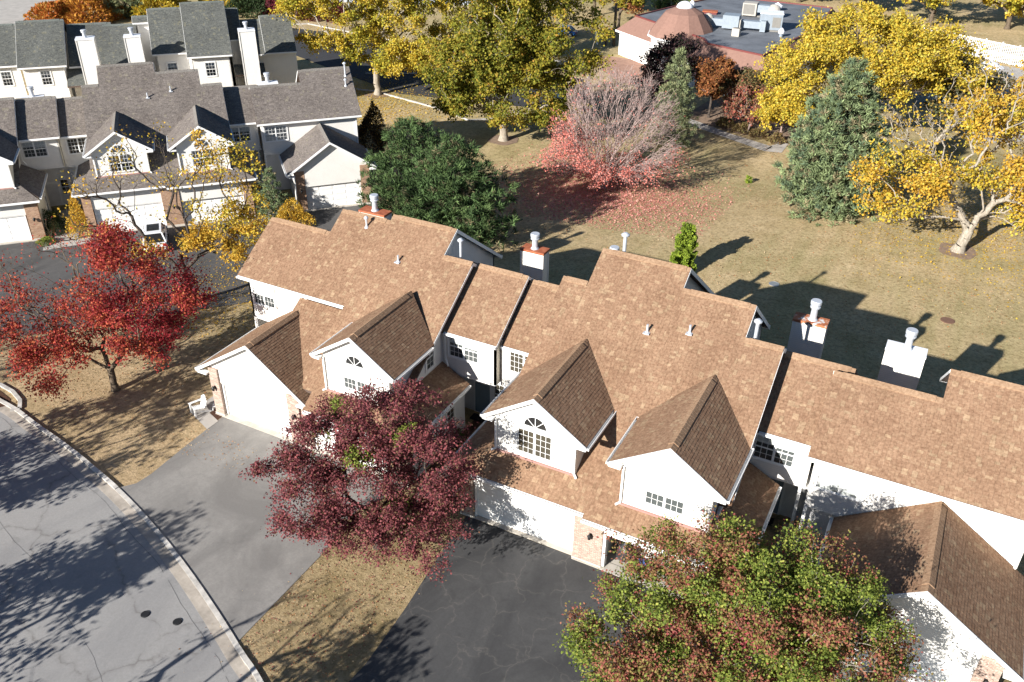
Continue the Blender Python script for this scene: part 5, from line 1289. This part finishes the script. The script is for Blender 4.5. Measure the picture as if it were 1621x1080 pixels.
M['roofgrey'] = plain('grey_house_roof', (0.13, 0.13, 0.125), 1.0); M['bluewall'] = siding('pale_blue_siding', (0.42, 0.47, 0.53))
far_house('house', 'pale blue two-storey house cut by the top edge behind the farthest roofs', (-117.5, 137), math.radians(28), 26, 9, 5.4, 'bluewall', 'roofgrey')
far_house('house', 'second pale house at the top edge right of the blue one, behind red shrubs', (-90, 150), math.radians(28), 20, 9, 5.4, 'bluewall', 'roofgrey')

# ------------------------------------------------------------------ trees and plants
def px_mix(*pw):
    def f(c, rg):
        w = np.array([p[1](c) if callable(p[1]) else p[1] for p in pw], float); w = np.maximum(w, 0.001); return pw[rg.choice(len(pw), p=w/w.sum())][0]
    return f
# right / up-left helper directions as seen by the viewer: right = (.89,-.46), away = (-.46,.89)
RT = V(.889, .458, 0); AW = V(-.458, .889, 0)
def rel(c): return float(c[0]*RT[0]+c[1]*RT[1]), float(c[0]*AW[0]+c[1]*AW[1])
def E(right, away, z): p = RT*right+AW*away; return (p[0], p[1], z)
# red maple, front left
broadleaf('red_maple', 'red-leaved maple on the front lawn left of the driveway, its upper left branches bare', (-41.7, 28.3),
    [(E(-4.0, .6, 5.0), (4.0, 3.6, 2.3), 4), (E(-1.8, .6, 7.3), (4.6, 3.4, 2.4), 3.4), (E(2.4, .8, 5.6), (3.6, 3.2, 2.7), 4.4), (E(1.4, .6, 8.6), (2.8, 2.4, 1.7), 2), (E(-1.7, -2.2, 3.4), (3.0, 1.8, 1.1), 1.7), (E(-6.4, .5, 4.2), (1.8, 2.2, 1.4), 1)], 2.2, .2, P_RED, 42000, .125, 11,
    'bark_brown', clumps=92, tips_per=13, clump_r=.85, leafless=lambda c: (.06 if (rel(c)[0] < .4 and c[2] > 5.0+.12*abs(rel(c)[0])) else (.6 if rel(c)[0] < -.5 and c[2] > 4.2 else 1.3)),
    palmix=px_mix((P_CRIM, lambda c: .4+.55*rel(c)[0]), (P_RED, 2.2)), lean=(-.5, .2), r_tip=.008)
# honey locust, left of the front row
broadleaf('honey_locust', 'sparse golden honey locust with long bare branches behind the red maple', (-46.1, 38.9),
    [(E(3.6, .2, 5.6), (2.9, 2.4, 1.9), 2.6), (E(-3.0, .5, 8.6), (4.4, 3.4, 2.8), 3.4), (E(3.6, .4, 9.2), (3.2, 2.8, 2.4), 3), (E(-.8, -.6, 4.6), (2.4, 1.5, 1.2), .8), (E(.4, .5, 11.0), (4.6, 3.0, 1.6), 2), (E(-5.5, .5, 6.4), (2.4, 2.2, 1.6), .8)], 3.4, .24, P_AMBER, 11500, .16, 12,
    'bark_dark', clumps=84, tips_per=13, clump_r=.7, leafless=lambda c: (2.4 if rel(c)[0] > 1.2 and c[2] < 7.4 else (.7 if rel(c)[0] > 1.4 else (.14 if c[2] > 5.6 else 1.0))), lean=(.2, -.3), r_tip=.008, palmix=px_mix((P_AMBER, 2), (P_YEL, 1)))
# purple ornamental pear
broadleaf('ornamental_pear', 'purple-red leaved pear tree on the lawn strip between the grey and the dark driveway', (-20.0, 24.9),
    [(E(-3.6, -.6, 3.9), (2.4, 2.2, 2.1), 3.2), (E(2.3, -.1, 4.5), (2.4, 2.7, 2.8), 5), (E(-.4, .8, 6.5), (2.7, 2.0, 1.8), 2.6), (E(2.2, .5, 7.2), (2.2, 1.8, 1.7), 2.2), (E(-2.2, .6, 5.6), (2.4, 1.8, 1.7), 2.2), (E(1.8, -1.9, 2.9), (2.6, 1.6, 1.1), 2.4), (E(-1.4, -1.9, 2.9), (2.2, 1.2, 1.0), 1.6), (E(0, 0, 4.8), (2.6, 2.0, 2.2), 2.2)], 1.7, .17, P_PURP, 86000, .10, 13,
    'bark_dark', clumps=150, tips_per=11, clump_r=.58, shell=.35, palmix=px_mix((P_PURP, 9), (P_GREEN, .25)), lean=(-.4, .2), r_tip=.006)
# large green and russet pear bottom right
broadleaf('ornamental_pear', 'large pear tree with green and russet leaves in front of the right-hand garages', (-2.7, 23.6),
    [(E(-3.9, -.8, 4.6), (2.7, 2.6, 2.4), 3.6), (E(-1.6, .8, 6.3), (2.9, 2.6, 2.3), 3.4), (E(1.9, .6, 6.2), (2.9, 2.6, 2.3), 3.6), (E(4.0, .2, 4.9), (2.6, 2.4, 2.3), 3.2), (E(.2, -.2, 7.4), (3.0, 2.2, 1.5), 2.4), (E(-2.8, -2.6, 4.3), (2.8, 2.0, 1.9), 2.8), (E(2.4, -2.6, 4.5), (3.2, 2.0, 2.0), 3.0), (E(0, -1.2, 5.4), (3.2, 2.4, 2.0), 2.6)], 1.8, .2, P_GREEN, 150000, .095, 14,
    'bark_pale', clumps=220, tips_per=11, clump_r=.62, shell=.4, palmix=px_mix((P_GREEN, 5), (P_RUSSET, 4.6), (P_ROSE, lambda c: .35 if rel(c)[0] < .5 else .15)), r_tip=.006)
# pines behind the left unit
pine('austrian_pine', 'dark green pine behind the left chimney, left one of the pair', (-40.9, 60.4), 9.3, 4.7, P_PINE, 21, 1150, 26, .42, .07, shape=lambda u: (1-u**2.2)**.6*(.75+.25*min(1, u*4)), low=.03, trunk_r=.16)
pine('austrian_pine', 'broad dark green pine beyond the tan roof, right one of the pair', (-35.2, 57.8), 8.9, 5.1, P_PINE, 22, 1500, 26, .42, .07, shape=lambda u: (1-u**2.0)**.6*(.8+.2*min(1, u*4)), low=.03, trunk_r=.18)
shrub('dark_shrub', 'tall dark shrub with a few golden leaves at the corner of the grey-brown row', (-54.6, 73.4), 2.0, 5.2, [((.035, .025, .015), 6), ((.09, .055, .02), 4), ((.3, .17, .02), 1)], 9000, .17, 31, 'shrub', shape=.35)
# big trees by the parking lot
broadleaf('honey_locust', 'wide bright yellow tree with grey trunk at the edge of the parking lot', (-66.9, 91.7),
    [(E(-5.5, 1, 10.0), (6.5, 5.5, 4.8), 4), (E(4.6, 1, 9.2), (6.6, 5.0, 5.0), 4.4), (E(0, 1, 14.0), (8.5, 5.5, 3.0), 4), (E(1.5, -2.5, 5.6), (6.0, 2.5, 1.8), 2.0), (E(-8, 0, 13), (4, 4, 3), 1.5)], 3.4, .38, P_YEL, 78000, .23, 15,
    'bark_pale', clumps=190, tips_per=9, clump_r=1.05, palmix=px_mix((P_YEL, 6), (P_YGRN, 3)), r_tip=.014)
broadleaf('oak', 'massive green and olive oak at the centre top, lowest branches over the dry lawn', (-44.7, 84.1),
    [(E(-.8, 0, 12.0), (6.2, 6.0, 5.0), 4.4), (E(5.4, 0, 10.4), (5.8, 5.5, 5.0), 4.4), (E(-3.2, -.5, 8.2), (4.8, 5.0, 3.8), 3.4), (E(2.2, 1, 16.0), (6.6, 5.5, 3.4), 3.8), (E(2.0, -1.5, 5.2), (6.4, 4.0, 2.6), 3.2), (E(-5.0, -1.0, 4.6), (2.6, 2, 1.3), 1), (E(1.5, 0, 9.5), (5, 4, 4), 2)], 3.0, .45, P_OAK, 95000, .245, 16,
    'bark_pale', clumps=260, tips_per=9, clump_r=1.0, shell=.45, palmix=px_mix((P_OAK, 4), (P_OAKY, 1.8)), r_tip=.012)
broadleaf('oak', 'second olive-yellow tree rising behind the oak and the yellow tree at the top edge', (-62.0, 112.5),
    [(E(0, 0, 9.5), (7, 5, 4.6), 4), (E(4, 0, 12), (5, 4, 3.6), 2)], 3.2, .3, P_OAKY, 15000, .38, 17, 'bark_pale', clumps=60, tips_per=7, clump_r=1.2, r_tip=.014)
# half-bare maple in the rear lawn
broadleaf('maple', 'round maple in the rear lawn, upper crown bare and grey-pink, lower leaves salmon red', (-29.5, 76.4),
    [(E(.9, 0, 6.0), (6.3, 5.8, 4.8), 6), (E(.9, 0, 8.4), (5.0, 4.4, 3.2), 4), (E(.2, 0, 3.2), (6.8, 5.8, 1.7), 2.4)], 1.1, .2, P_SALMON, 15000, .15, 18,
    'bark_twig', clumps=330, tips_per=24, clump_r=.8, leafless=lambda c: (1.5 if (c[2] < 3.4+max(0, -rel(c)[0]*.7)) else .22), shell=.6, r_tip=.0115, kink=.035, bias=1.9)
pine('arborvitae', 'narrow bright green arborvitae standing alone behind the middle roof', (-16.3, 60.3), 4.1, .98, P_ARB, 23, 1700, 22, .15, .075, 'arborvitae', shape=lambda u: (1-u**3.2)**.7*(.85+.15*min(1, u*5)), low=.02, trunk_r=.06, updir=1.2, spread=.12)
pine('young_evergreen', 'knee-high green seedling evergreen alone in the rear lawn', (-17.4, 84.4), 1.0, .45, P_ARB, 24, 60, 20, .13, .05, 'small evergreen', low=.02, trunk_r=.03)
pine('spruce', 'slender grey-green spruce in front of the round hall', (-27.9, 91.7), 10.4, 3.0, P_SPRUCE, 25, 620, 24, .34, .06, 'spruce tree', shape=lambda u: (1-u)**.8+.06, low=.04)
broadleaf('shaded_maple', 'purple tree beside the round hall, its shade put into the leaf colour', (-31.9, 100.5), [(E(-.4, 0, 5.4), (3.0, 3.0, 2.8), 3), (E(1.4, 1, 7.6), (2.0, 2.0, 1.3), 1)], 2.0, .2, P_SHADED, 9500, .26, 26, 'bark_dark', clumps=44, tips_per=8, clump_r=.8)
broadleaf('oak', 'rust-brown tree directly right of the slender spruce', (-27.2, 103.5), [(E(0, 0, 5.0), (2.2, 2.2, 2.5), 3)], 2, .15, P_RUST, 8000, .26, 27, 'bark_dark', clumps=30, tips_per=8, clump_r=.7)
broadleaf('cedar', 'brown-green spreading tree in front of the mansard corner', (-23.3, 104.0), [(E(0, 0, 4.2), (3.6, 3.0, 1.7), 3)], 1.6, .15, [((.15, .13, .05), 4), ((.22, .12, .05), 3), ((.09, .08, .04), 2)], 9500, .24, 28, 'bark_dark', clumps=40, tips_per=8, clump_r=.7)
broadleaf('dogwood', 'low reddish tree with thin leaves beside the garden bed', (-21.5, 99.9), [(E(0, 0, 3.4), (3.4, 2.6, 1.9), 3)], 1.2, .1, [((.34, .10, .07), 4), ((.22, .10, .06), 3), ((.30, .20, .10), 2)], 4200, .22, 29, 'bark_twig', clumps=44, tips_per=10, clump_r=.7)
broadleaf('dogwood', 'small pinkish brown tree under the left edge of the wide yellow tree', (-18.2, 101.6), [(E(0, 0, 3.6), (2.6, 2.4, 2.0), 3)], 1.2, .1, [((.30, .12, .09), 4), ((.20, .12, .08), 3)], 2600, .22, 30, 'bark_twig', clumps=36, tips_per=10, clump_r=.7)
# wide yellow tree, blue pine, right yellow tree
broadleaf('honey_locust', 'very wide golden yellow tree behind the blue-green pine', (-10.2, 100.0),
    [(E(-5.2, 0, 8.0), (5.8, 5.0, 3.8), 4), (E(2.6, 0, 9.8), (6.4, 5.2, 4.0), 4), (E(-1, 0, 12.0), (6.6, 4.6, 2.6), 3.4), (E(-7.4, -1.6, 4.6), (3.2, 2.4, 2.0), 1.4), (E(7.2, 0, 9.0), (4.6, 3.6, 3.4), 2)], 3, .35, P_YEL, 76000, .225, 32, 'bark_brown', clumps=190, tips_per=9, clump_r=1.0, r_tip=.014)
pine('scots_pine', 'big conical blue-green pine in the rear lawn', (-9.0, 79.0), 13.4, 6.0, P_BLUE, 33, 3000, 22, .40, .08, shape=lambda u: (1-u)**.62*(.72+.28*min(1, u*3)), low=.03, trunk_r=.3, spread=.3)
broadleaf('honey_locust', 'leaning yellow tree with a pale forked trunk and bare grey limbs at the right edge', (2.2, 74.8),
    [(E(-5.6, .5, 5.8), (3.8, 3.0, 2.8), 3), (E(-.8, .8, 9.4), (5.0, 4.0, 3.4), 3.6), (E(4.0, .4, 7.6), (4.4, 3.4, 3.4), 3.2), (E(.4, .5, 13.0), (5.6, 3.6, 2.6), 2.8), (E(-5.0, .6, 10.4), (3.4, 3.0, 2.6), 2.2), (E(5.5, -.5, 4.0), (3.0, 2, 1.4), 1)], 3.0, .42, P_AMBER, 25000, .20, 34,
    'bark_pale', clumps=150, tips_per=14, clump_r=.85, leafless=lambda c: (.12 if (-8.5 < rel(c)[0] < -2.0 and c[2] > 7.8) or c[2] > 12.0 else 1.2), lean=(.9, .2), r_tip=.013, palmix=px_mix((P_AMBER, 3), (P_YEL, 2)))
for k, (x, y, h, w, lb) in enumerate(((-33.5, 182, 9, 6, 'small yellow tree at the top edge behind the flat roof'), (-21, 178, 10, 6.5, 'thin branched yellow tree at the top edge right of the flat roof'), (-9.3, 172.6, 11.5, 8, 'yellow tree with a thick grey trunk at the top right edge'), (2.5, 176.5, 10, 8, 'low spreading yellow tree at the top right, rightmost of its kind'), (14, 190, 12, 8, 'yellow-green tree in the far top right corner'))):
    broadleaf('honey_locust', lb, (x, y), [(E(0, 0, h*.66), (w, w*.8, h*.34), 3)], 3.2, .38, P_YEL, 9000, .42, 40+k, 'bark_brown', clumps=44, tips_per=7, clump_r=1.2, r_tip=.016, palmix=px_mix((P_YEL, 3), (P_YGRN, 2)), group='yellow trees in the far field')
broadleaf('dark_tree', 'dark brown-green tree seen through the bare limbs of the right yellow tree', (-1.5, 107.0), [(E(0, 0, 6.5), (4.2, 3.4, 3.6), 3)], 2, .25, [((.09, .10, .05), 4), ((.14, .11, .06), 3), ((.3, .2, .05), 1)], 9000, .28, 46, 'bark_pale', clumps=46, tips_per=9, clump_r=.9)
broadleaf('honey_locust', 'amber tree behind the right edge, over the pale path', (8.5, 112.0), [(E(0, 0, 6.5), (4.6, 3.4, 3.4), 3)], 2.5, .25, P_AMBER, 8000, .28, 47, 'bark_pale', clumps=46, tips_per=9, clump_r=.9)
# trees along the top edge
pine('spruce', 'dark green spruce at the top edge between the oak and the flat roof, left one', (-58.5, 158), 9.5, 4.4, P_PINE, 51, 420, 20, .5, .10, 'spruce tree', low=.03)
pine('spruce', 'dark green spruce at the top edge behind the mansard corner', (-50.5, 156), 9.0, 4.6, P_PINE, 52, 420, 20, .5, .10, 'spruce tree', low=.03)
broadleaf('oak', 'rust-orange tree at the top edge above the white-walled building end', (-54.8, 143.5), [(E(0, 0, 5.8), (4.4, 3.2, 2.8), 3)], 2.4, .25, P_RUST, 7000, .32, 53, 'bark_brown', clumps=36, tips_per=7, clump_r=.9, palmix=px_mix((P_RUST, 3), (P_OAKY, 2)))
broadleaf('oak', 'olive tree at the top edge just right of the massive oak crown', (-62, 150), [(E(0, 0, 6.8), (4.6, 3.4, 3.4), 3)], 2.4, .25, P_OAKY, 7000, .34, 54, 'bark_brown', clumps=36, tips_per=7, clump_r=.9)
shrub('orange_shrub', 'rounded orange shrub behind the left end of the farthest grey roofs', (-133.5, 103.5), 5.0, 4.6, [((.42, .18, .03), 4), ((.5, .25, .04), 3), ((.3, .10, .03), 2)], 6000, .5, 61, 'shrub')
shrub('orange_shrub', 'smaller orange-red shrub left of the rounded one behind the grey roofs', (-137.0, 100.0), 3.6, 3.2, [((.45, .14, .03), 4), ((.38, .20, .04), 3)], 3500, .45, 62, 'shrub')
pine('spruce', 'blue-grey spruce behind the grey roofs right of the orange shrub', (-130.0, 108.5), 8.0, 5.0, P_SPRUCE, 63, 420, 20, .5, .10, 'spruce tree', low=.03)
shrub('yellow_shrub', 'bright yellow shrub behind the grey roofs right of the blue-grey spruce', (-126.5, 112.5), 4.6, 5.0, P_YEL, 5000, .5, 64, 'shrub')
shrub('yellow_shrub', 'yellow shrub at the top edge between the tall grey ridge and the round dark bush', (-120.5, 121.5), 4.2, 4.5, P_YEL, 5000, .5, 65, 'shrub')
shrub('round_bush', 'round dark green bush at the top edge behind the grey roofs', (-113.5, 121.5), 4.2, 4.4, [((.05, .08, .03), 4), ((.035, .05, .02), 2)], 5000, .4, 66, 'bush')
for k in range(4):
    shrub('burgundy_shrub', ['leftmost', 'second', 'third', 'rightmost'][k]+' of the burgundy shrubs below the pale blue house', (-109+3.6*k, 121.6+1.1*k), 2.3, 2.4, [((.12, .02, .03), 4), ((.18, .03, .04), 2)], 2200, .35, 67+k, 'shrub', 'burgundy shrubs along the parking lot')
# small garden plants
pine('blue_spruce', 'blue-green spruce at the garage corner of the grey-brown row', Tb(-2.3, 27.6), 5.0, 2.0, P_BLUE, 71, 420, 24, .2, .045, 'spruce tree', low=.02, trunk_r=.08)
shrub('golden_shrub', 'golden leaved shrub at the foot of the blue-green spruce', Tb(-.9, 26.0), 1.6, 1.9, P_AMBER, 3500, .15, 72, 'shrub')
shrub('golden_shrub', 'thin golden shrub left of the white garage doors of the grey-brown row', Tb(-18.3, 29.4), 1.0, 3.4, P_AMBER, 2200, .15, 73, 'shrub', shape=.3)
shrub('clipped_bush', 'dense dark green rounded bush beside the garage at the far left', Tb(-20.6, 30.6), 1.15, 2.2, [((.035, .055, .02), 4), ((.05, .07, .025), 3)], 6000, .09, 74, 'bush')
shrub('low_green_plant', 'low bright green plant at the foot of the dark rounded bush', Tb(-21.0, 28.5), .7, .45, P_GREEN, 1500, .1, 75, 'plant')
shrub('japanese_maple', 'small dark red maple in front of the shaded entry right of the middle pair', (-.85, 31.8), 1.35, 2.2, [((.11, .012, .022), 5), ((.20, .02, .035), 2), ((.06, .01, .015), 3)], 7500, .10, 76, 'small tree')
shrub('entry_shrub', 'small green shrub in the shaded entry between the left and middle units', (-20.55, 33.4), .55, 1.1, [((.08, .10, .03), 4), ((.05, .07, .02), 3)], 2500, .08, 77, 'shrub')
for k in range(4):
    shrub('garden_shrub', ['leftmost', 'second', 'third', 'rightmost'][k]+' of the low brown shrubs in the bare bed along the curved path', (-24.5+2.2*k, 101.2-.9*k), 1.0, .9, [((.20, .13, .06), 4), ((.28, .24, .09), 2)], 900, .2, 80+k, 'shrub', 'low shrubs in the bare bed')
# trees standing outside the frame whose shadows fall across the street and lawns
for k, (x, y, h, w, n, d_) in enumerate(((-43.0, 12.6, 8.2, 3.9, 9000, 1), (-34.2, 6.0, 6.8, 3.0, 6500, 1), (-20.0, 7.6, 6.2, 1.9, 4500, 1), (-55.0, 15.5, 7.5, 3.4, 1600, 1))):
    broadleaf('street_tree', ['bushy street tree outside the frame across the road from the red maple', 'bushy street tree outside the frame below the road', 'small street tree outside the frame below the lawn strip', 'thin street tree outside the frame beyond the left edge'][k], (x, y),
        [(E(0, 0, h*.64), (w, w, h*.34), 3)], 2.2, .2, P_RED, n, .2, 90+k, 'bark_brown', clumps=60, tips_per=9, clump_r=.75, group='street trees beyond the frame')
broadleaf('street_tree', 'bare street tree outside the frame at the bottom edge by the kerb', (-24.9, 5.6), [(E(0, 0, 5.4), (2.5, 2.3, 2.6), 3)], 2.0, .19, P_RED, 260, .15, 96, 'bark_brown', clumps=30, tips_per=3, clump_r=.6, r_tip=.022, group='street trees beyond the frame')

# ------------------------------------------------------------------ fallen leaves
def litter(name, label_kind, n, area, pal, size, seed, weight=None):
    rg = np.random.default_rng(seed); x0, x1, y0, y1 = area; P = np.stack([rg.uniform(x0, x1, n*4), rg.uniform(y0, y1, n*4)], 1)
    if weight is not None:
        w = np.array([weight(a, b) for a, b in P]); P = P[rg.random(len(P)) < w]
    P = P[:n]; z = np.array([hz(a, b) for a, b in P])+.015+rg.random(len(P))*.02
    cen = np.concatenate([P, z[:, None]], 1); m = len(cen); d = rg.normal(size=(m, 3)); d[:, 2] = rg.uniform(-.1, .35, m)
    ls = size*rg.uniform(.6, 1.4, m); W = ls*.75
    dd = unit(d); s = unit(np.cross(np.array([[0, 0, 1.]])+rg.normal(size=(m, 3))*.25, dd))
    v = np.stack([cen, cen+dd*ls[:, None]*.45+s*W[:, None]*.5, cen+dd*ls[:, None], cen+dd*ls[:, None]*.45-s*W[:, None]*.5], 1).reshape(-1, 3)
    v[:, 2] += .0
    o = mesh_np(name, v, np.arange(4*m).reshape(m, 4), M['leaf'], np.repeat(palette_cols(rg, m, pal), 4, axis=0), None, 'stuff'); tag(o, label_kind, 'fallen leaves'); return o
def near(cx, cy, r, fall=1.0): return lambda a, b: math.exp(-(((a-cx)**2+(b-cy)**2)/(r*r))**fall)
P_LIT = [((.46, .32, .18), 4), ((.55, .42, .26), 2), ((.30, .17, .08), 3), ((.5, .2, .08), 1)]
litter('fallen_leaves', 'pinkish red carpet of fallen leaves on the lawn under the half-bare maple', 17000, (-42, -17, 66, 86), [((.62, .27, .22), 5), ((.52, .20, .16), 4), ((.66, .38, .29), 4)], .16, 201, lambda a, b: math.exp(-((((a+28.5)/7.0)**2+((b-74.5)/5.5)**2))**.8))
litter('fallen_leaves', 'brown leaves scattered over the front lawn at the left', 6000, (-58, -30, 22, 46), P_LIT, .085, 202, lambda a, b: .9 if (b > 25.0+(-a-47)*-.05 and not (a > -35.5 and b > 28)) else 0)
litter('fallen_leaves', 'leaves scattered on the lawn strip between the two driveways', 2600, (-24, -16, 15, 29), P_LIT+[((.25, .06, .06), 3)], .07, 203, lambda a, b: 1.0 if -22.0 < a < -17.0 and b < 29 and b > 17.6-(a+22)*.8 else .04)
litter('fallen_leaves', 'small pale leaves scattered all over the rear lawn', 15000, (-30, 22, 46, 98), P_LIT, .105, 204, lambda a, b: .35+.65*(math.sin(a*.35)*math.sin(b*.41) > .1))
litter('fallen_leaves', 'yellow leaves on the lawn under the leaning yellow tree', 4500, (-6, 16, 64, 92), [((.6, .42, .06), 4), ((.5, .3, .04), 3)], .15, 205, near(3, 80, 9))
litter('fallen_leaves', 'yellow leaves on the grass around the wide tree by the parking lot', 5000, (-80, -50, 78, 100), [((.6, .42, .06), 4), ((.5, .3, .04), 3)], .18, 206, near(-66, 88, 9))
litter('fallen_leaves', 'amber leaves around the sparse golden tree left of the tan roofs', 3000, (-62, -38, 35, 50), P_AMBER, .12, 207, near(-46, 41, 6))
for (x, y, r, lb) in ((-66.9, 91.7, 1.6, 0), (-44.7, 84.1, 1.7, 0), (2.2, 74.8, 1.5, 0)):
    m = MB(); n = 22; m.face([(x+r*(1+.08*math.sin(5*k))*math.cos(2*math.pi*k/n), y+r*(1+.08*math.sin(5*k))*math.sin(2*math.pi*k/n), hz(x, y)+.03) for k in range(n)]); o = m.obj('soil_ring', M['dirt']); o["kind"] = 'structure'
